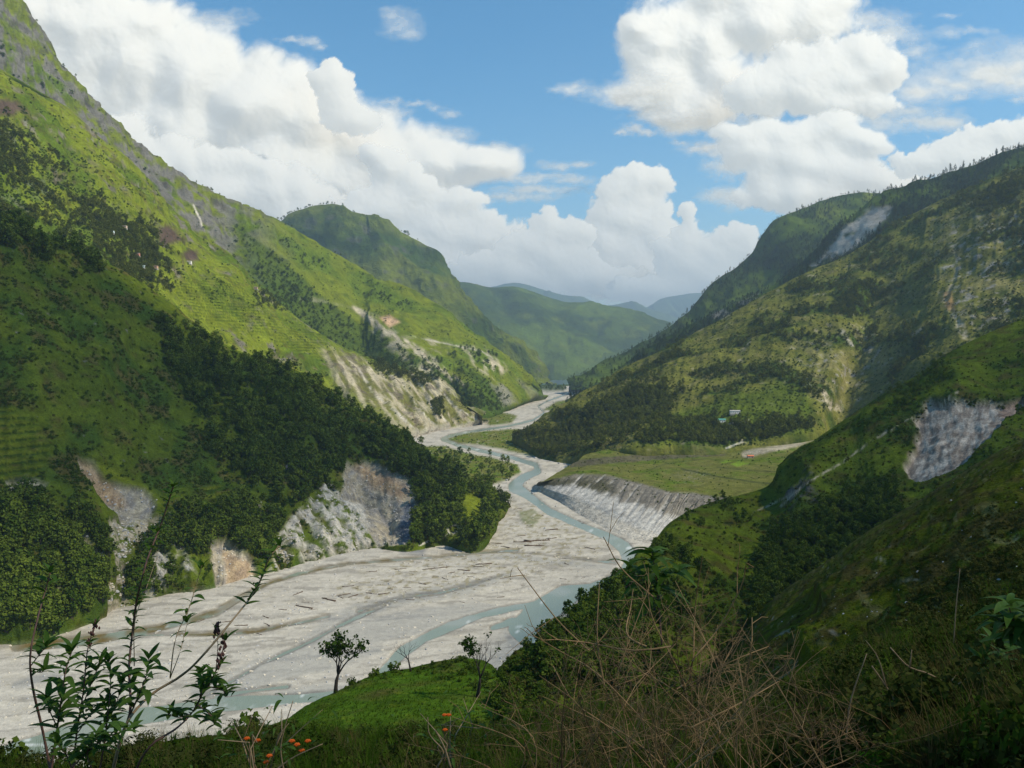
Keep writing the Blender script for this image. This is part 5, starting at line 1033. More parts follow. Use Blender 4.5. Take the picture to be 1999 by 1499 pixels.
plant("scrub", "left_hillside", A.dens_shrub, 2600, 1.2, 4.0, "brownish scrub bush on the left hillside", "brown scrub on the left hillside")
B = LN["grazed_hillside"]
plant("scrub", "grazed_hillside", B.dens_shrub, 3600, .25, 1.1, "low brownish scrub on the grazed right hillside", "scrub on the grazed hillside")
B = LN["meadow_shelf"]
plant("shrub", "meadow_shelf", B.dens_shrub, 620, .7, 3.0, "bush beside the small green meadow", "bushes round the small green meadow")
F_ = LN["river_bed"]; F_.nb = 0
plant("shrub", "river_bed", F_.isl * (F_.v < 960), 900, 1.5, 5, "bush on the flat green ground beside the winding river", "bushes on the river flats")
plant("broad", "river_bed", 1.0 * (F_.v < 762) * (F_.u > 1000) * (F_.u < 1180) * (np.abs(F_.u - 1112) > 8), 150, 9, 20, "tiny dark tree across the far end of the river bed", "trees at the far end of the river")
plant("broad", "river_bed", F_.isl * (F_.v > 885) * (F_.v < 960) * (F_.u < 1000), 34, 8, 17, "tall dark tree on the flat beside the river bend", "trees on the flat by the river bend")

m_host = plain_mat("host", (.05, .05, .05))
def instancer(name, meshes, p, s, label_kind='stuff', tilt=.08, zs=(.72, 1.4), seed=3):
    g = np.random.default_rng(seed); n = len(p)
    src = bpy.data.collections.new(name + "_shapes")
    for me in meshes:
        src.objects.link(bpy.data.objects.new(name, me))
    me = bpy.data.meshes.new(name); me.vertices.add(n); me.vertices.foreach_set("co", np.asarray(p, np.float32).ravel())
    rot = np.stack([g.normal(0, tilt, n), g.normal(0, tilt, n), g.uniform(0, 6.283, n)], -1).astype(np.float32)
    scl = np.stack([s * g.uniform(.85, 1.2, n), s * g.uniform(.85, 1.2, n), s * g.uniform(*zs, n)], -1).astype(np.float32)
    for nm, arr in (("rot", rot), ("scl", scl)):
        a = me.attributes.new(nm, 'FLOAT_VECTOR', 'POINT'); a.data.foreach_set("vector", arr.ravel())
    a = me.attributes.new("idx", 'INT', 'POINT'); a.data.foreach_set("value", g.integers(0, len(meshes), n).astype(np.int32))
    o = link(name, me, kind=label_kind)
    nt = bpy.data.node_groups.new(name, 'GeometryNodeTree'); nt.is_modifier = True
    nt.interface.new_socket("Geometry", in_out='INPUT', socket_type='NodeSocketGeometry'); nt.interface.new_socket("Geometry", in_out='OUTPUT', socket_type='NodeSocketGeometry')
    nn = nt.nodes; ll = nt.links
    gi = nn.new("NodeGroupInput"); go = nn.new("NodeGroupOutput"); ip = nn.new("GeometryNodeInstanceOnPoints"); ci = nn.new("GeometryNodeCollectionInfo")
    ci.inputs[0].default_value = src; ci.inputs["Separate Children"].default_value = True; ci.inputs["Reset Children"].default_value = True
    def at(nm, t):
        q = nn.new("GeometryNodeInputNamedAttribute"); q.data_type = t; q.inputs[0].default_value = nm; return [x for x in q.outputs if x.enabled and x.name == "Attribute"][0]
    er = nn.new("FunctionNodeEulerToRotation")
    ll.new(gi.outputs[0], ip.inputs["Points"]); ll.new(ci.outputs[0], ip.inputs["Instance"]); ip.inputs["Pick Instance"].default_value = True
    ll.new(at("idx", 'INT'), ip.inputs["Instance Index"]); ll.new(at("rot", 'FLOAT_VECTOR'), er.inputs[0]); ll.new(er.outputs[0], ip.inputs["Rotation"]); ll.new(at("scl", 'FLOAT_VECTOR'), ip.inputs["Scale"])
    ll.new(ip.outputs[0], go.inputs[0])
    md = o.modifiers.new("scatter", 'NODES'); md.node_group = nt
    return o
NAMES = {"broad": "leafy_tree", "olive": "olive_tree", "pine": "pine_tree", "shrub": "shrub", "scrub": "scrub_bush"}; CATS = {"broad": "tree", "olive": "tree", "pine": "pine", "shrub": "shrub", "scrub": "shrub"}
STUFF = {"broad": "forest", "olive": "woodland", "pine": "pine_forest", "shrub": "shrubbery", "scrub": "brown_scrub"}
NIND = {"broad": 170, "olive": 125, "pine": 290, "shrub": 220, "scrub": 70}
for kind, lst in PLANTS.items():
    p = np.concatenate([a[0] for a in lst]); s = np.concatenate([a[1] for a in lst]); src = np.concatenate([np.full(len(a[0]), i) for i, a in enumerate(lst)])
    top_pt = p + np.stack([0 * s, 0 * s, s * .7], -1)
    app = s / np.linalg.norm(p - np.array((0, 0, CAMZ)), axis=1) * visible(top_pt, 1.01, 3); order = np.argsort(-app)[:NIND[kind]]; order = order[app[order] > 0]
    rest = np.ones(len(p), bool); rest[order] = False
    instancer(STUFF[kind], [k[2] for k in KINDS_[kind]], p[rest], s[rest])
    for q, i in enumerate(order):
        _, _, lab, grp, land = lst[src[i]]; pu, pv_ = project(p[i]); lab = zone_label(lab, land, pu, pv_); cr, tr, jn = KINDS_[kind][q % len(KINDS_[kind])]; rz = random.uniform(0, 6.28); ss = (s[i], s[i], s[i] * random.uniform(.85, 1.15))
        if tr is None:
            link(NAMES[kind], jn, None, lab, CATS[kind], grp, None, p[i], (0, 0, rz), ss)
        else:
            e = link(NAMES[kind], None, None, lab, CATS[kind], grp, None, p[i], (0, 0, rz), ss); e.empty_display_size = .2
            link("trunk", tr, e); link("crown", cr, e)
print("plants", {k: sum(len(a[0]) for a in v) for k, v in PLANTS.items()}, round(time.time() - T0, 1))
# ------------------------------------------------------------------ houses
def at_px(name, u, v):
    L = LANDS[name]; nb = getattr(L, "nb", 0); k = np.argmin((L.u[nb:] - u) ** 2 + (L.v[nb:] - v) ** 2); return L.P[nb:].reshape(-1, 3)[k].copy()
m_glass = plain_mat("window_dark", (.02, .025, .03), .2, .1, 4, .5); m_wood = plain_mat("house_wood", (.10, .06, .035), .7, .3, 5)
m_plinth = plain_mat("stone_plinth", (.30, .28, .25), .9, .3, 3)
def gable(w, d, h, ov=.35):
    b = MB(); x, y = w / 2 + ov, d / 2 + ov; t = .14
    V = []
    for z in (0, t): V += [(-x, -y, z), (x, -y, z), (x, 0, h + z), (-x, 0, h + z), (x, y, z), (-x, y, z)]
    b.add(V, [(0, 1, 2, 3), (3, 2, 4, 5), (9, 8, 7, 6), (11, 10, 8, 9), (0, 6, 7, 1), (5, 4, 10, 11), (1, 7, 8, 2), (2, 8, 10, 4), (0, 3, 9, 6), (3, 5, 11, 9)]); return b
def house(land, u, v, size, wall, roof, rise, label, nwin=3, rz=0., storeys=1):
    w, d, h = size; p = at_px(land, u, v); p[2] -= .2
    mw = plain_mat("house_wall", wall, .85, .12, 2); mr = plain_mat("house_roof", roof, .6, .2, 2)
    e = link("house", None, None, label, "house", "houses scattered on the valley sides", None, p, (0, 0, rz))
    b = MB(); b.box((0, 0, -1.2), (w + .8, d + .8, 3.0)); link("plinth", b.mesh("plinth", m_plinth, False), e)
    b = MB(); b.box((0, 0, .3 + h / 2), (w, d, h)); 
    if rise > .5:
        for s in (-1, 1):
            xx = s * (w / 2 - .02); b.add([(xx, -d / 2, h + .3), (xx, d / 2, h + .3), (xx, 0, h + .3 + rise * .93)], [(0, 1, 2)])
    link("wall", b.mesh("wall", mw, False), e)
    link("roof", gable(w, d, rise, .5).mesh("roof", mr, False), e, loc=(0, 0, h + .3))
    for st in range(storeys):
        for k in range(nwin):
            x = -w / 2 + w * (k + .5) / nwin; z = .3 + (st + .55) * h / storeys
            if st == 0 and k == nwin // 2:
                b = MB(); b.box((x, -d / 2 - .04, 1.35), (1.0, .09, 2.0)); link("door", b.mesh("door", m_wood, False), e)
            else:
                b = MB(); b.box((x, -d / 2 - .03, z), (1.1, .08, 1.1)); f = link("window", b.mesh("window", m_wood, False), e)
                b = MB(); b.box((x, -d / 2 - .06, z), (.9, .06, .9)); link("pane", b.mesh("pane", m_glass, False), f)
house("green_spur", 266, 498, (16, 7, 4.6), (.45, .20, .13), (.40, .38, .36), 1.0, "long reddish house among trees high on the green spur, farthest left of the hamlet", 5)
house("green_spur", 299, 524, (18, 7, 4.5), (.50, .30, .20), (.36, .22, .17), .9, "long low orange-brown house below the reddish house of the hamlet", 5)
house("green_spur", 276, 524, (12, 6, 4), (.50, .60, .58), (.45, .52, .52), .8, "pale bluish house beside the long low orange-brown house", 3)
house("green_spur", 370, 515, (10, 7, 5.5), (.74, .70, .66), (.42, .36, .33), 1.4, "white house standing alone right of the hamlet on the green spur", 3)
house("green_spur", 242, 446, (12, 6, 4), (.60, .45, .34), (.40, .34, .30), 1.0, "topmost tan house in the trees above the hamlet", 3)
house("green_spur", 217, 456, (10, 6, 3.6), (.55, .66, .68), (.62, .68, .70), .7, "small house with pale roof deep in the trees above the hamlet", 3)
house("green_spur", 497, 563, (15, 7, 4), (.46, .30, .21), (.40, .30, .24), 1.0, "brown house beside the clump of trees low on the green spur", 4)
house("olive_hillside", 1407, 823, (14.5, 7, 4.6), (.66, .68, .60), (.10, .34, .27), 1.3, "white house with green roof above the terrace on the right hillside", 4)
house("olive_hillside", 1434, 807, (17, 7, 4.6), (.64, .60, .55), (.46, .43, .40), 1.0, "long white house on the slope just above the green-roofed house", 5)
house("olive_hillside", 1370, 838, (6, 5, 3), (.62, .68, .74), (.58, .66, .74), .6, "tiny pale blue hut below and left of the green-roofed house", 2)
house("river_terrace", 1465, 893, (9, 6, 2.6), (.40, .30, .24), (.60, .16, .06), 1.2, "hut with orange-red roof at the edge of the terrace fields", 2)
house("river_terrace", 1514, 948, (6, 5, 2.8), (.66, .62, .60), (.60, .52, .50), .8, "small whitish hut at the foot of the dark slope by the terrace", 2)
house("left_hillside", 568, 918, (9, 6, 3.4), (.36, .34, .31), (.17, .155, .15), 1.9, "grey hut with a dark pitched roof half hidden in the left forest", 4, .15)
house("long_spur", 752, 622, (12, 7, 4), (.62, .40, .24), (.50, .40, .34), .8, "ochre building by the road cut on the long spur", 3)

# ------------------------------------------------------------------ driftwood on the river bars
m_log = plain_mat("driftwood", (.095, .062, .040), .85, .4, 1.2)
def log_mesh(i):
    rr = random.Random(i); b = MB(); L_ = 1.0; k = 5
    pts = [((-.5 + t / (k - 1)), rr.uniform(-.03, .03), .022 + rr.uniform(0, .025)) for t in range(k)]
    b.tube(pts, np.linspace(.030, .016, k) * rr.uniform(.8, 1.3), 6)
    for q in range(rr.randint(1, 4)):
        t = rr.uniform(-.3, .4); a = rr.uniform(.5, 2.6); ln = rr.uniform(.05, .16); b.tube([(t, 0, .03), (t + ln * .6, ln * math.cos(a), .03 + ln * abs(math.sin(a)) * .6)], [.011, .005], 5)
    for q in range(5):
        a = q * 1.25; b.tube([(-.49, 0, .03), (-.53, .05 * math.cos(a), .035 + .045 * math.sin(a))], [.014, .006], 4)
    return b.mesh("driftwood_log", m_log, True)
LOGM = [log_mesh(i) for i in range(6)]
logs = [(582, 1159, 25, .5), (551, 1190, 18, -.1), (592, 1186, 40, -.15), (642, 1172, 36, -.2), (672, 1162, 26, .2), (724, 1160, 22, -.1), (752, 1160, 26, .15), (799, 1172, 17, -.05), (680, 1146, 22, .1), (825, 1140, 20, -.2), (795, 1147, 16, 0), (727, 1116, 15, 0), (782, 1113, 22, .1), (835, 1113, 24, .1), (860, 1110, 26, .1), (945, 1102, 30, .05), (936, 1106, 22, -.1), (905, 1115, 24, -.1), (870, 1131, 18, -.3), (917, 1126, 13, 0), (596, 1176, 14, 0), (519, 1206, 20, -.25), (522, 1219, 20, -.3), (977, 1167, 15, .1), (902, 1176, 12, -.2), (1015, 1047, 20, .1), (1050, 1057, 50, .05), (1042, 1066, 36, 0), (1150, 1070, 26, -.3), (1077, 1035, 26, .1), (1010, 995, 16, .1), (1122, 1053, 12, 0), (1020, 1058, 34, 0), (1075, 1053, 22, .1), (968, 1062, 22, -.1), (985, 1068, 20, -.2), (440, 1215, 20, .1), (470, 1222, 24, 0), (392, 1212, 16, .6), (505, 1240, 14, -.2), (610, 1190, 16, .1), (690, 1165, 22, .3), (664, 1168, 18, -.3), (760, 1150, 14, -.2), (1030, 1085, 12, .1), (1100, 1130, 14, -.1), (1138, 1128, 12, .3), (880, 1118, 16, .2), (955, 1127, 10, 0), (1140, 1020, 10, .2)]
rl = random.Random(5)
for _ in range(60):
    u = rl.uniform(690, 1130); v = rl.uniform(985, 1165)
    iu = int(np.argmin(np.abs(us - u))); iv = int(np.argmin(np.abs(vs - v)))
    if FL.debris[iv, iu] > .25 and FL.depth[iv, iu] < .3: logs.append((u, v, rl.uniform(6, 16), rl.uniform(-.6, .6)))
def where_bar(u, v):
    if v > 1195 or u < 560: return "on the pale bar in front of the orange scar"
    if u < 720: return "on the gravel bar near its left end"
    if u < 880: return "in the driftwood field below the grey landslip"
    if u < 1000: return "at the upper end of the gravel bar by the forest tip"
    return "beside the bend of the turquoise river"
for i, (u, v, ln, tilt) in enumerate(logs):
    p = at_px("river_bed", u, v); s = ln / FPX * np.linalg.norm(p - np.array((0, 0, CAMZ)))
    fs = .32 if abs(tilt) < .3 else .5
    sz = "long" if ln > 28 else ("short" if ln < 14 else "mid-sized")
    link("driftwood_log", LOGM[i % 6], None, f"{sz} brown driftwood log {where_bar(u, v)}", "log", "driftwood logs on the river bars", None, p - np.array((0, 0, .03 * s)), (0, 0, math.atan2(math.tan(tilt) / .28, 1) + rl.choice((0, math.pi))), (s, s * 1.3, s * 1.3))
# stones
def rock_mesh(i, mat):
    import bmesh
    bm = bmesh.new(); bmesh.ops.create_icosphere(bm, subdivisions=2, radius=.5); rr = np.random.default_rng(i); ax = rr.uniform(.6, 1.1, 3) * np.array((1, .85, .6))
    for q in bm.verts:
        c = np.array(q.co); k = 1 + .35 * float(noise3(c * 1.8 + i * 5.1)) + .15 * float(noise3(c * 4 + i)); q.co = c * k * ax
    me = bpy.data.meshes.new("boulder"); bm.to_mesh(me); bm.free(); me.materials.append(mat); return me
m_stone = plain_mat("river_stone", (.48, .43, .35), .9, .3, 2.5); m_grey = plain_mat("grey_stone", (.36, .35, .34), .9, .3, 2.5)
ROCKM = [rock_mesh(i, m_stone if i % 2 else m_grey) for i in range(6)]
dens = np.clip(.25 + sstep(0, .4, fbm(FL.P / 22 + 3, 3)) + FL.debris, 0, 1.4) * (FL.depth < .5) * (1 - FL.isl)
p, s = scatter(FL, dens, 14000, .45, 2.8, 77, pw=4); instancer("river_stones", ROCKM, p, s, tilt=.3, seed=8)
T_ = LANDS["river_terrace"]; p, s = scatter(T_, T_.cl * (T_.rel > .45) * (.2 + sstep(.75, .95, T_.rel)) + 1.2 * T_.wash, 900, .5, 2.4, 78, pw=3); instancer("scree_stones", ROCKM, p, s, tilt=.3, seed=9)
A_ = LANDS["left_hillside"]; p, s = scatter(A_, A_.rub + .5 * A_.strk + .3 * A_.scar, 2200, .6, 3.2, 79, pw=3); instancer("landslip_rubble", ROCKM, p, s, tilt=.3, seed=10)
I_ = LANDS["grazed_hillside"]; p, s = scatter(I_, np.ones_like(I_.t), 160, .15, .55, 80, pw=3); instancer("slope_stones", ROCKM[0:6:2], p, s, tilt=.3, seed=12)
p, s = scatter(FL, np.clip(FL.debris, 0, 1) * (FL.depth < .3), 1500, .8, 5.0, 81, pw=2.5); instancer("driftwood_scraps", LOGM, p, s, tilt=.05, seed=13)
bo = [(1040, 962, 7), (1058, 985, 6), (1085, 990, 5), (1105, 1010, 5), (1160, 1004, 6), (1198, 1032, 7), (1245, 1052, 6), (1222, 1040, 5), (1120, 1022, 5), (735, 1062, 6), (758, 1066, 5), (700, 1075, 5), (930, 1072, 9), (922, 1066, 7), (990, 940, 7), (1028, 945, 6), (1090, 905, 6), (1118, 893, 7), (1012, 1110, 5), (860, 1225, 6), (560, 1378, 8), (530, 1392, 8), (1045, 895, 6)]
for i, (u, v, ln) in enumerate(bo):
    p = at_px("river_bed", u, v); s = ln / FPX * np.linalg.norm(p - np.array((0, 0, CAMZ)))
    w_ = "at the foot of the eroded terrace cliff" if u > 1000 and v > 950 else ("below the grey landslip" if u < 800 and v < 1100 else ("at the forest tip on the left bank" if v < 1080 and u < 960 else ("by the river bend above the terrace" if v < 960 else "on the near gravel bar")))
    link("boulder", ROCKM[i % 6], None, f"pale rounded boulder {w_}", "boulder", "boulders along the river", None, p + np.array((0, 0, .1 * s)), (0, 0, i * 1.3), s)
print("houses and logs", round(time.time() - T0, 1))
# ------------------------------------------------------------------ trees on the small meadow
m_dark_bark = plain_mat("dark_bark", (.040, .032, .026), .9, .3, 3)
m_tleaf = leaf_mat("meadow_tree_leaf", (.018, .040, .006), (.045, .080, .012), .2, .8)
def branch_tree(name, land, u, v, h, seed, leafy, label, lean=0., spread=1.0, forks=(3, 3, 3, 2), trunk=.30):
    rr = random.Random(seed); wood = MB(); tips = []
    def grow(p, d, ln, rad, lv):
        pts = [p]; q = p.copy(); dd = d.copy()
        for k in range(3):
            dd = dd + np.array([rr.gauss(0, .13), rr.gauss(0, .13), rr.gauss(.05, .09)]); dd /= np.linalg.norm(dd); q = q + dd * ln / 3; pts.append(q)
        end = .55 if lv < len(forks) else .3
        wood.tube(pts, np.linspace(rad, rad * end, 4), 6 if lv < 2 else 4)
        if lv >= len(forks): tips.append((q, lv)); return
        for k in range(forks[lv]):
            t = 2 * math.pi * (k + rr.random() * .7) / forks[lv]; sp_ = (.36 + .22 * rr.random()) * spread
            e = np.cross(dd, (.3, .2, .9)); e /= np.linalg.norm(e); f = np.cross(dd, e); nd = dd * math.cos(sp_) + (e * math.cos(t) + f * math.sin(t)) * math.sin(sp_) + np.array((0, 0, .12))
            st = pts[-1] if k else q; grow(st, nd / np.linalg.norm(nd), ln * rr.uniform(.62, .85), rad * end * .82, lv + 1)
            if lv >= 2: tips.append((q, lv))
    grow(np.array((0., 0, -.15)), np.array((lean, 0, 1.0)), h * trunk, h * .029, 0)
    zmax = max(t[0][2] for t in tips); k = h / zmax
    p = at_px(land, u, v); e = link(name, None, None, label, "tree", "trees on the small green meadow", None, p, None, k)
    link("trunk", wood.mesh("trunk", m_dark_bark), e)
    C = []
    for (q, lv) in tips:
        if leafy(q[0] * k, q[2] / zmax, rr):
            C.append(q + np.array([[rr.gauss(0, .30), rr.gauss(0, .30), rr.gauss(0, .20)] for _ in range(11)]))
    if C:
        global r_
        r_ = np.random.default_rng(seed); V, F = quads(np.concatenate(C), .24); link("crown", mesh_np("crown", V, F, m_tleaf, False), e)
    return e
branch_tree("leafy_tree", "meadow_shelf", 655, 1352, 12.2, 4, lambda x, z, r: z > .30 and r.random() < (.62 if x < 1 else .38), "dark upright tree with sparse leaves at the left rim of the small meadow", .03, .95, (4, 3, 3, 2), .22)
branch_tree("bare_tree", "meadow_shelf", 801, 1310, 7.6, 12, lambda x, z, r: False, "leafless small tree at the far rim of the small meadow", .0, 1.0, (3, 3, 2, 2))
branch_tree("half_bare_tree", "meadow_shelf", 932, 1362, 13.0, 23, lambda x, z, r: (z > .5 and x < -.2) or r.random() < .06, "half bare tree with leaves only on its left side on the small meadow", -.08, .95, (3, 3, 3, 2))
for (u, v, s, lab) in ((490, 1398, 8, "round dark bush at the river edge left of the small meadow"), (1125, 1195, 7, "dark bushy tree on the rim of the slope above the near water"), (18, 1492, 2.2, "dark bush in the bottom left corner"), (690, 1336, 3.2, "dark bush right beside the upright sparse tree"), (735, 1318, 4.0, "dark bush at the meadow rim halfway to the leafless tree"), (768, 1306, 4.2, "rounded bush just left of the leafless tree")):
    L = "foreground_slope" if u < 100 else ("right_hillside" if u > 1000 else "meadow_shelf"); p = at_px(L, u, v); 
    link("bush", KINDS_["shrub"][int(u) % 5][0], None, lab, "bush", None, None, p - np.array((0, 0, .1 * s)), (0, 0, u), (s, s, s * 1.2))

# ------------------------------------------------------------------ foreground plants
m_stem = plain_mat("reddish_stem", (.16, .085, .06), .7, .3, 9); m_gstem = plain_mat("tan_stem", (.33, .22, .12), .8, .3, 9)
m_leafF = leaf_mat("near_leaf", (.042, .092, .011), (.11, .185, .026), .35, 6, True); m_leafL = leaf_mat("near_leaf_bright", (.040, .105, .008), (.095, .20, .018), .35, 6, True)
m_bud = plain_mat("seed_head", (.11, .045, .035), .8, .4, 20); m_flower = plain_mat("orange_petal", (.75, .14, .015), .6, .2, 9)
def leaf_blade(i, mat, wide=.16, droop=.35):
    """a lance-shaped leaf one unit long, folded along its midrib and drooping"""
    rr = random.Random(i); V = []; k = 7; dr = droop * rr.uniform(.6, 1.5)
    for t in range(k):
        f = t / (k - 1); w = wide * (math.sin(math.pi * min(1, f * .93 + .07)) ** .8) * (1 - .25 * f); x = f * (1 - .15 * dr * f); z = .18 * f - dr * f * f; sw = .05 * math.sin(f * 3 + i)
        V += [(x, -w + sw, z + w * .35), (x, sw, z), (x, w + sw, z + w * .35)]
    F = []
    for t in range(k - 1):
        a = t * 3; F += [(a, a + 3, a + 4, a + 1), (a + 1, a + 4, a + 5, a + 2)]
    return mesh_np("leaf", V, F, mat, True)
LEAFS = [leaf_blade(i, m_leafF) for i in range(5)]; LEAFB = [leaf_blade(i + 9, m_leafL, .17, .3) for i in range(4)]; LEAFW = [leaf_blade(i + 20, m_leafF, .17, .6) for i in range(4)]
def curve(pts, n=5):
    pts = np.asarray(pts, float); k = np.concatenate([[0], np.cumsum(np.linalg.norm(np.diff(pts, axis=0), axis=1) + 1e-6)]); return hermite(pts, k, np.linspace(0, k[-1], n * (len(pts) - 1) + 1))
rp = random.Random(21)
def put_leaf(e, base, p, az, up, ln, meshes):
    lf = link("leaf", rp.choice(meshes), e, loc=p - base, rot=(rp.uniform(-.35, .35), -up, az), scale=ln)
def weed(stems, label, y, cat="weed", name="leafy_weed", meshes=None, mat=None, leaf=.12, group="tall leafy weeds in the left foreground"):
    """stems: list of (points in the photo, radius, leaf spacing or 0, range along the stem, optional bud head)"""
    meshes = meshes or LEAFS; mat = mat or m_stem
    b0 = P(*stems[0][0][0], y); e = link(name, None, None, label, cat, group, None, b0)
    for pts, rad, gap, (f0, f1), bud in stems:
        q = np.array([P(u, v, y + .15 * math.sin(i * 1.3 + u * .01)) for i, (u, v) in enumerate(pts)]); q = curve(q, 4)
        b = MB(); b.tube(q - b0, np.linspace(rad, rad * .4, len(q)), 6); link("stem", b.mesh("stem", mat), e)
        L_ = np.linalg.norm(np.diff(q, axis=0), axis=1).sum()
        if gap:
            gap *= .8
            nlf = max(2, int(L_ * (f1 - f0) / gap)); a0 = rp.uniform(0, 6)
            for i in range(nlf):
                f = f0 + (f1 - f0) * (i + .5) / nlf; k = f * (len(q) - 1); i0 = min(int(k), len(q) - 2); p = lerp(q[i0], q[i0 + 1], k - i0); a0 += 2.4 + rp.uniform(-.4, .4)
                put_leaf(e, b0, p, a0, rp.uniform(.0, .7), 1.5 * leaf * rp.uniform(.65, 1.15) * (1 - .35 * f), meshes)
            for k in range(4): put_leaf(e, b0, q[-1] if f1 > .9 else lerp(q[-2], q[-1], .5), a0 + 1.6 * k, rp.uniform(.5, 1.1), 1.4 * leaf * rp.uniform(.5, .85), meshes)
        if bud:
            hb = MB(); nq = q[int(len(q) * (1 - bud)):]; 
            for w in range(34):
                p = nq[min(len(nq) - 1, int(rp.random() * len(nq)))] - b0 + np.array([rp.gauss(0, .012), rp.gauss(0, .012), rp.gauss(0, .02)]); s = rp.uniform(.006, .013)
                hb.add([p + (s, 0, 0), p + (0, s, 0), p + (-s, 0, 0), p + (0, -s, 0), p + (0, 0, s * 1.6), p - (0, 0, s * 1.6)], [(0, 1, 4), (1, 2, 4), (2, 3, 4), (3, 0, 4), (1, 0, 5), (2, 1, 5), (3, 2, 5), (0, 3, 5)])
            link("seed_head", hb.mesh("seed_head", m_bud), e)
    return e
weed([([(102, 1520), (84, 1430), (62, 1330), (60, 1270), (74, 1205), (88, 1155), (98, 1118)], .011, .055, (.80, 1.), 0), ([(60, 1300), (75, 1280), (92, 1262)], .005, .030, (.1, 1.), 0), ([(60, 1310), (76, 1312), (86, 1308)], .005, .035, (.1, 1.), 0)], "thin weed at the far left with one leafy tuft halfway up", 6.0, leaf=.125)
weed([([(212, 1540), (236, 1440), (254, 1390), (252, 1300), (258, 1240), (264, 1190), (274, 1140), (290, 1085), (312, 1030), (330, 975), (338, 950)], .012, .024, (.32, 1.0), .0)], "tallest straight weed with a dark narrow leafy spire", 6.2, leaf=.095)
weed([([(214, 1540), (234, 1450), (254, 1400), (300, 1352), (345, 1325), (400, 1275), (450, 1215), (490, 1165), (512, 1125), (528, 1085), (545, 1066)], .013, .026, (.74, 1.0), 0), ([(332, 1322), (345, 1240), (368, 1190), (382, 1145), (394, 1104)], .005, .045, (.45, .8), 0), ([(332, 1324), (352, 1270), (366, 1215)], .004, .05, (.5, 1), 0)], "long weed branch leaning far right to a leafy tip against the river bar", 6.1, leaf=.11, mat=m_gstem)
weed([([(140, 1530), (150, 1430), (164, 1340), (170, 1275), (180, 1235), (186, 1222)], .009, .026, (.25, .92), .12), ([(160, 1380), (180, 1330), (196, 1290)], .005, .03, (.2, 1), 0), ([(152, 1430), (180, 1390), (205, 1372)], .005, .034, (.2, 1), 0)], "bushy weed with red buds at its tip in the middle of the left clump", 6.4, leaf=.12)
weed([([(96, 1530), (112, 1420), (122, 1350), (128, 1310), (140, 1272)], .009, .030, (.3, 1), 0), ([(112, 1420), (98, 1390), (92, 1362)], .005, .035, (.2, 1), 0)], "short weed with large arching leaves left of the red-budded weed", 5.8, leaf=.15)
weed([([(252, 1540), (300, 1450), (340, 1425), (372, 1395), (400, 1345), (420, 1312), (432, 1280), (440, 1245)], .010, .028, (.45, .86), .14), ([(390, 1360), (398, 1335), (392, 1315)], .005, .024, (.1, 1), 0), ([(370, 1395), (350, 1400), (330, 1395)], .005, .026, (.1, 1), 0), ([(405, 1340), (430, 1345), (440, 1360)], .005, .026, (.1, 1), 0), ([(385, 1375), (410, 1395), (420, 1415)], .005, .026, (.1, 1), 0)], "weed with a dense leaf clump and tall red seed spike", 6.0, leaf=.125)
weed([([(190, 1530), (205, 1440), (212, 1380), (216, 1330), (212, 1292)], .008, .030, (.3, 1), 0), ([(205, 1420), (228, 1370), (240, 1330)], .005, .034, (.2, 1), 0)], "weed with paired lance leaves between the two stems of the forked weed", 6.3, leaf=.14)
weed([([(254, 1395), (270, 1360), (282, 1330), (290, 1300), (290, 1286)], .006, .032, (.2, 1), 0)], "leafy side shoot drooping beside the tallest weed", 6.0, leaf=.15)
weed([([(262, 1300), (266, 1200), (285, 1150), (302, 1100), (308, 1085)], .004, 0, (0, 1), 0)], "bare pale stalk leaning beside the dark spire", 6.3, mat=m_gstem)
weed([([(420, 1320), (425, 1270), (424, 1225)], .004, .05, (.3, .9), .2)], "thin stalk with a small red seed head above the dense leaf clump", 6.2, leaf=.06)
weed([([(120, 1520), (180, 1460), (230, 1430), (262, 1425)], .006, .034, (.25, 1), 0), ([(190, 1530), (170, 1470), (190, 1440)], .006, .03, (.3, 1), 0), ([(150, 1530), (130, 1475), (110, 1450)], .006, .03, (.3, 1), 0)], "low weed filling the bottom of the left clump", 5.6, leaf=.13)
weed([([(1292, 1260), (1286, 1180), (1280, 1120), (1272, 1078)], .010, .028, (.35, 1), 0), ([(1284, 1150), (1308, 1120), (1322, 1118)], .006, .04, (.3, 1), 0), ([(1286, 1180), (1250, 1130), (1228, 1110)], .006, .035, (.3, 1), 0)], "bright green plant with big drooping leaves rising above the dry bush", 8.0, name="broadleaf_plant", cat="plant", meshes=LEAFW, leaf=.24, group=None)
weed([([(2030, 1330), (2000, 1260), (1978, 1210), (1968, 1180)], .012, .035, (.3, 1), 0), ([(2010, 1270), (1985, 1230), (1960, 1222)], .008, .05, (.3, 1), 0), ([(2040, 1300), (2030, 1240), (2010, 1200)], .008, .045, (.3, 1), 0)], "dark plant with large glossy leaves at the right edge", 8.0, name="broadleaf_plant", cat="plant", meshes=LEAFW, leaf=.30, group=None)
weed([([(1960, 1370), (1930, 1310), (1918, 1290)], .010, .04, (.2, 1), 0), ([(1960, 1370), (1960, 1310), (1945, 1260)], .010, .04, (.2, 1), 0)], "dark leafy plant just below the glossy plant on the right", 9.0, name="broadleaf_plant", cat="plant", meshes=LEAFS, leaf=.26, group=None)

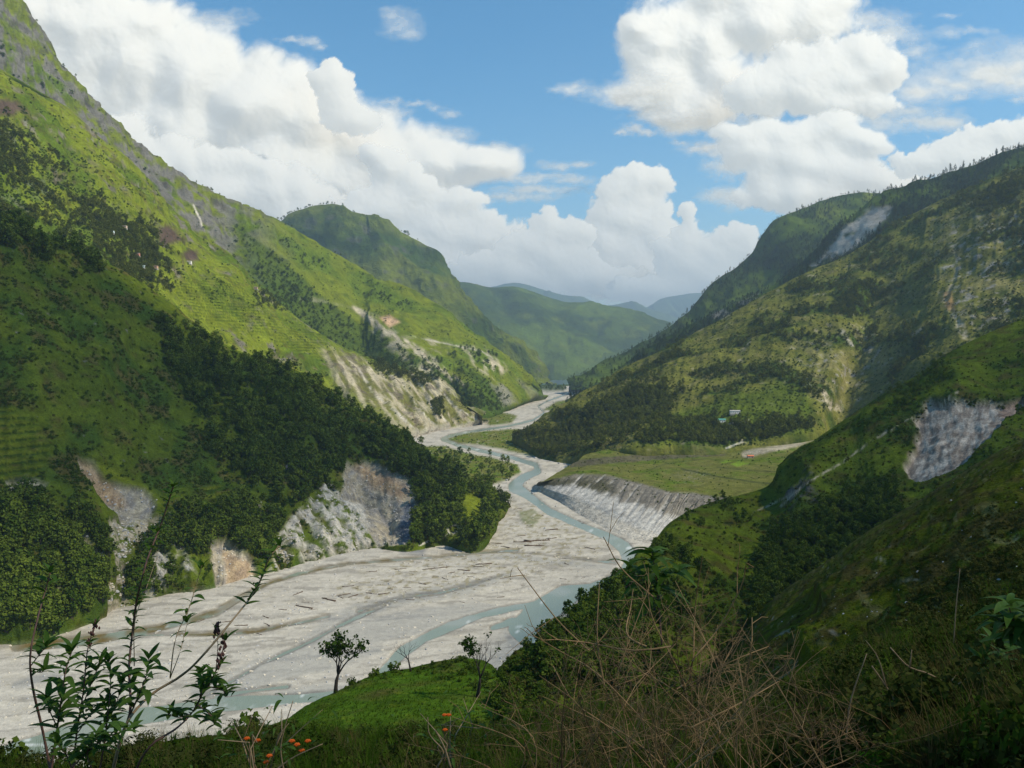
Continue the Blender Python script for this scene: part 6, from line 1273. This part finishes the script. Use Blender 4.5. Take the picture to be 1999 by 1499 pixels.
# dry thorny bush: bare arching branches
m_twig = plain_mat("dry_twig", (.31, .18, .075), .85, .35, 5); m_twig2 = plain_mat("dry_twig_dark", (.11, .062, .028), .85, .35, 5)
def twigs(b, q, rad, rr, lv, dens=1.0):
    n = len(q); L_ = np.linalg.norm(np.diff(q, axis=0), axis=1).sum()
    for k in range(int(dens * L_ / (.11 if lv == 0 else .09))):
        f = rr.uniform(.15, 1); i = min(n - 2, int(f * (n - 1))); p = lerp(q[i], q[i + 1], f * (n - 1) - i); t = q[i + 1] - q[i]; t = t / (np.linalg.norm(t) + 1e-9)
        d = t * rr.uniform(.3, 1) + np.array([rr.gauss(0, .6), rr.gauss(0, .6), rr.gauss(.1, .5)]); d /= np.linalg.norm(d); ln = (.36 if lv == 0 else .16) * rr.uniform(.4, 1.5) * (1.15 - .5 * f)
        pts = np.array([p, p + d * ln * .5 + np.array([rr.gauss(0, .015) for _ in range(3)]), p + d * ln + np.array((0, 0, -.03 * rr.random()))])
        b.tube(pts, np.linspace(rad * .5, rad * .25, 3), 4, False)
        if lv < 1: twigs(b, pts, rad * .7, rr, lv + 1, dens)
explicit = [[(1320, 1345), (1345, 1330), (1352, 1290), (1400, 1230), (1448, 1142), (1456, 1104)], [(1345, 1330), (1353, 1290), (1356, 1200), (1371, 1088)], [(1338, 1340), (1310, 1280), (1271, 1200), (1265, 1108)], [(1262, 1262), (1228, 1245), (1232, 1180), (1236, 1150)], [(1310, 1262), (1240, 1270), (1150, 1255), (1082, 1248)], [(1255, 1405), (1160, 1310), (1100, 1275), (1038, 1238)], [(1180, 1340), (1166, 1255), (1170, 1138)], [(1150, 1270), (1095, 1218), (1030, 1135), (1010, 1108)], [(1275, 1165), (1215, 1112), (1178, 1048)], [(1455, 1340), (1468, 1250), (1468, 1205)], [(1340, 1340), (1430, 1290), (1500, 1262)], [(1320, 1500), (1400, 1430), (1480, 1345), (1530, 1300), (1560, 1250)], [(1350, 1420), (1450, 1370), (1520, 1330)], [(1300, 1500), (1230, 1440), (1150, 1400), (1060, 1360)], [(1270, 1500), (1190, 1420), (1120, 1370), (1080, 1300)]]
eb = P(1330, 1520, 6.6); e = link("dry_bush", None, None, "bare brown thorny bush of tangled twigs filling the lower middle foreground", "bush", None, None, eb)
rr = random.Random(8)
nbr = 0
def add_branch(q, rad, dens, mat):
    b = MB(); b.tube(q - eb, np.linspace(rad, rad * .45, len(q)), 5, False); twigs(b, q - eb, rad, rr, 0, dens); link("branch", b.mesh("branch", mat), e)
for pl in explicit:
    y = rr.uniform(5.8, 7.4); q = curve(np.array([P(u, v, y + .25 * math.sin(i + u)) for i, (u, v) in enumerate(pl)]), 3); add_branch(q, .0075, .30, m_twig)
for k in range(96):
    u0 = rr.uniform(1000, 1640); u1 = u0 + rr.gauss(0, 130) + (u0 - 1320) * .1; hgt = rr.uniform(60, 330) * math.exp(-((u1 - 1310) / 330) ** 2) + 40; y = rr.uniform(5.2, 8.5)
    v0 = 1530; v1 = 1500 - hgt; mu = lerp(u0, u1, .5) + rr.gauss(0, 40)
    q = curve(np.array([P(u0, v0, y), P(mu, lerp(v0, v1, .55), y + rr.gauss(0, .3)), P(u1, v1, y + rr.gauss(0, .5))]), 4); add_branch(q, rr.uniform(.0026, .005), .7, m_twig if k % 3 else m_twig2)
# single dead stalks and branches on the right
def stalk(pl, y, rad, label, name="dead_branch", side=()):
    b0 = P(*pl[0], y); o = link(name, None, None, label, "branch", None, None, b0); b = MB(); q = curve(np.array([P(u, v, y) for u, v in pl]), 4); b.tube(q - b0, np.linspace(rad, rad * .5, len(q)), 6); link("stem", b.mesh("stem", m_gstem), o)
    for s_ in side:
        b = MB(); q = curve(np.array([P(u, v, y) for u, v in s_]), 3); b.tube(q - b0, np.linspace(rad * .7, rad * .3, len(q)), 5); link("twig", b.mesh("twig", m_gstem), o)
stalk([(1912, 1520), (1895, 1425), (1884, 1395), (1858, 1345), (1812, 1315), (1775, 1302), (1738, 1264)], 9, .014, "crooked pale dead branch reaching left across the lower right", side=([(1858, 1345), (1858, 1330), (1866, 1318)], [(1858, 1345), (1885, 1325)], [(1776, 1302), (1780, 1268)], [(1895, 1425), (1925, 1400), (1940, 1370)], [(1900, 1440), (1896, 1410), (1902, 1390)]))
stalk([(1862, 1255), (1866, 1190), (1874, 1110)], 10, .008, "single thin upright stalk against the dark slope on the right", "dry_stalk")
stalk([(1652, 1450), (1660, 1372), (1692, 1276)], 7.5, .009, "straight tan stalk leaning right, right of the dry bush", "dry_stalk")
stalk([(1778, 1452), (1774, 1405), (1760, 1390), (1730, 1340), (1702, 1300)], 8, .011, "bent pale stalk with a hooked base on the lower right", "dry_stalk", side=([(1760, 1390), (1790, 1402), (1815, 1408)], [(1730, 1340), (1712, 1280), (1690, 1250)]))
stalk([(852, 1500), (866, 1470), (838, 1432), (835, 1400)], 8, .008, "curved dry stalk at the bottom centre left of the dry bush", "dry_stalk")
stalk([(555, 1510), (548, 1460), (556, 1420), (572, 1368)], 8, .008, "dry stalk at the bottom edge below the small meadow", "dry_stalk", side=([(548, 1460), (580, 1430), (630, 1385)],))
stalk([(530, 1510), (570, 1480), (630, 1452)], 8, .008, "dry bent twig low at the bottom edge below the meadow", "dry_stalk")
stalk([(880, 1500), (868, 1460), (850, 1425)], 7, .010, "pale broken stalk at the bottom edge beside the flowers", "dry_stalk")

# lantana with orange flowers
def lantana(u, v, y, w, h, flowers, label):
    b0 = P(u, v, y); o = link("lantana", None, None, label, "flower", "orange flowering plants at the bottom edge", None, b0)
    b = MB(); 
    for k in range(7):
        q = np.array([(rp.gauss(0, .05), rp.gauss(0, .05), -.3), (rp.gauss(0, w * .2), rp.gauss(0, .15), h * .5), (rp.gauss(0, w * .4), rp.gauss(0, .25), h * rp.uniform(.7, 1.1))]); b.tube(q, [.008, .006, .003], 5)
    link("stem", b.mesh("stem", m_gstem), o)
    for k in range(46):
        put_leaf(o, b0, b0 + np.array((rp.gauss(0, w * .42), rp.gauss(0, .3), rp.uniform(0, h))), rp.uniform(0, 6.3), rp.uniform(-.2, .8), rp.uniform(.07, .13), LEAFW)
    for (fu, fv) in flowers:
        c = P(fu, fv, y - .25) - b0; fb = MB()
        for q in range(16):
            t = q * 2.4; rr_ = .022 * math.sqrt(q / 16); p = c + np.array((rr_ * math.cos(t), rr_ * math.sin(t), .012 - 8 * rr_ * rr_)); s = .010
            fb.add([p + (s, 0, 0), p + (0, s, .004), p + (-s, 0, 0), p + (0, -s, .004), p + (0, 0, -.012)], [(0, 1, 2, 3), (1, 0, 4), (2, 1, 4), (3, 2, 4), (0, 3, 4)])
        link("flower", fb.mesh("flower", m_flower, False), o)
lantana(500, 1500, 7.2, .65, .5, [(503, 1447), (589, 1466), (570, 1448), (601, 1448), (526, 1477), (519, 1489), (580, 1455), (482, 1443)], "lantana with scattered orange flowers low at the bottom left of centre")
lantana(880, 1470, 8.5, .55, .45, [(868, 1397), (876, 1397), (869, 1426)], "lantana with a few orange flowers right of centre below the half bare tree")

# grass, ferns and litter on the near slope
m_grass = leaf_mat("grass_green", (.030, .070, .006), (.090, .150, .014), .3, 2); m_dry = leaf_mat("grass_dry", (.085, .060, .020), (.19, .145, .055), .2, 2); m_fern = leaf_mat("fern_green", (.025, .080, .006), (.060, .15, .012), .3, 3)
def tuft(i, mat, n=22, h=1.0, w=.012, sp_=.5):
    rr = random.Random(i); V = []; F = []
    for k in range(n):
        a = rr.uniform(0, 6.28); r0 = rr.uniform(0, .12); ln = h * rr.uniform(.45, 1); ou = sp_ * rr.uniform(.2, 1.2); ca, sa = math.cos(a), math.sin(a); b = len(V); ww = w * rr.uniform(.7, 1.4)
        for j in range(4):
            f = j / 3; r = r0 + ou * ln * f * f; z = ln * f * (1 - .25 * ou * f); wd = ww * (1 - f) + .001
            V += [(ca * r - sa * wd, sa * r + ca * wd, z), (ca * r + sa * wd, sa * r - ca * wd, z)]
        for j in range(3): F.append((b + 2 * j, b + 2 * j + 1, b + 2 * j + 3, b + 2 * j + 2))
    return mesh_np("tuft", V, F, mat, True)
def fern(i):
    rr = random.Random(i); V = []; F = []
    for k in range(9):
        a = k * .7 + rr.random() * .4; ca, sa = math.cos(a), math.sin(a); ln = rr.uniform(.7, 1.1)
        for j in range(2, 15):
            f = j / 14; r = ln * f; z = ln * (.75 * f - .55 * f * f); pl = .22 * math.sin(math.pi * f) ** .7 * ln
            for s in (-1, 1):
                b = len(V); x, y = ca * r, sa * r; ex, ey = -sa * s * pl + ca * pl * .4, ca * s * pl + sa * pl * .4; V += [(x - ca * .02, y - sa * .02, z), (x + ca * .03, y + sa * .03, z), (x + ex, y + ey, z - .05)]; F.append((b, b + 1, b + 2))
    return mesh_np("fern", V, F, m_fern, True)
FS = LANDS["foreground_slope"]; dcam = np.linalg.norm(FS.P - np.array((0, 0, CAMZ)), axis=-1); seen = (FS.v < 1560) * (FS.v > 900); n1 = fbm(FS.P / 4 + 2, 3)
p, s = scatter(FS, seen * (dcam > 3.5) * (.4 + sstep(-.2, .3, n1)), 7500, .25, .8, 90, mu=900); d = np.linalg.norm(p - np.array((0, 0, CAMZ)), axis=1); s = s * np.clip(.65 + d / 55, .65, 1.8)
instancer("grass", [tuft(i, m_grass) for i in range(4)], p, s, seed=15)
p, s = scatter(FS, seen * (dcam > 3.5) * (.3 + sstep(-.1, .3, -n1)) * (1 + (FS.u > 1000)), 7500, .25, .8, 91, mu=900); d = np.linalg.norm(p - np.array((0, 0, CAMZ)), axis=1); s = s * np.clip(.65 + d / 55, .65, 1.8)
instancer("dry_grass", [tuft(i + 9, m_dry, 14, 1.1, .008, .6) for i in range(4)], p, s, seed=16)
p, s = scatter(FS, seen * (dcam > 5) * (.2 + sstep(0, .3, n1)) * (1 + (FS.u > 1500)), 2200, .35, 1.3, 92, mu=900); d = np.linalg.norm(p - np.array((0, 0, CAMZ)), axis=1); s = s * np.clip(.7 + d / 50, .7, 1.8)
def near_shrub(i, mat):
    global r_
    r_ = np.random.default_rng(300 + i); C = []; O = []
    for k in range(12):
        t = r_.uniform(0, 6.28); rr = r_.uniform(0, .42); c = np.array((math.cos(t) * rr, math.sin(t) * rr, r_.uniform(.05, .5) * (1 - rr))); q = r_.normal(size=(40, 3)); q /= np.linalg.norm(q, axis=1)[:, None]
        C.append(c + q * r_.uniform(.10, .22) * np.array((1, 1, .8))); O.append(q)
    C = np.concatenate(C); C[:, 2] = np.maximum(C[:, 2], .0); V, F = quads(C, .034, np.concatenate(O)); return mesh_np("undergrowth", V, F, mat, False)
m_under = leaf_mat("undergrowth_leaf", (.030, .045, .008), (.085, .085, .022), .2, 1.2)
instancer("undergrowth", [near_shrub(0, m_shrub), near_shrub(1, m_under), near_shrub(2, m_under), near_shrub(3, m_under)], p, s, seed=17)
p, s = scatter(FS, seen * (dcam > 4) * (dcam < 26) * (.3 + .7 * (FS.u > 1450)), 420, .2, .5, 93, mu=900); instancer("ferns", [fern(i) for i in range(3)], p, s, seed=18)
K_ = LANDS["meadow_shelf"]; p, s = scatter(K_, np.ones_like(K_.t), 3600, .3, .8, 94); instancer("meadow_grass", [tuft(i + 20, leaf_mat("meadow_grass_green", (.055, .110, .008), (.12, .18, .018), .3, 2), 26, 1.0, .03, .6) for i in range(3)], p, s, seed=19)
print("foreground", round(time.time() - T0, 1))
print("script done", round(time.time() - T0, 1))
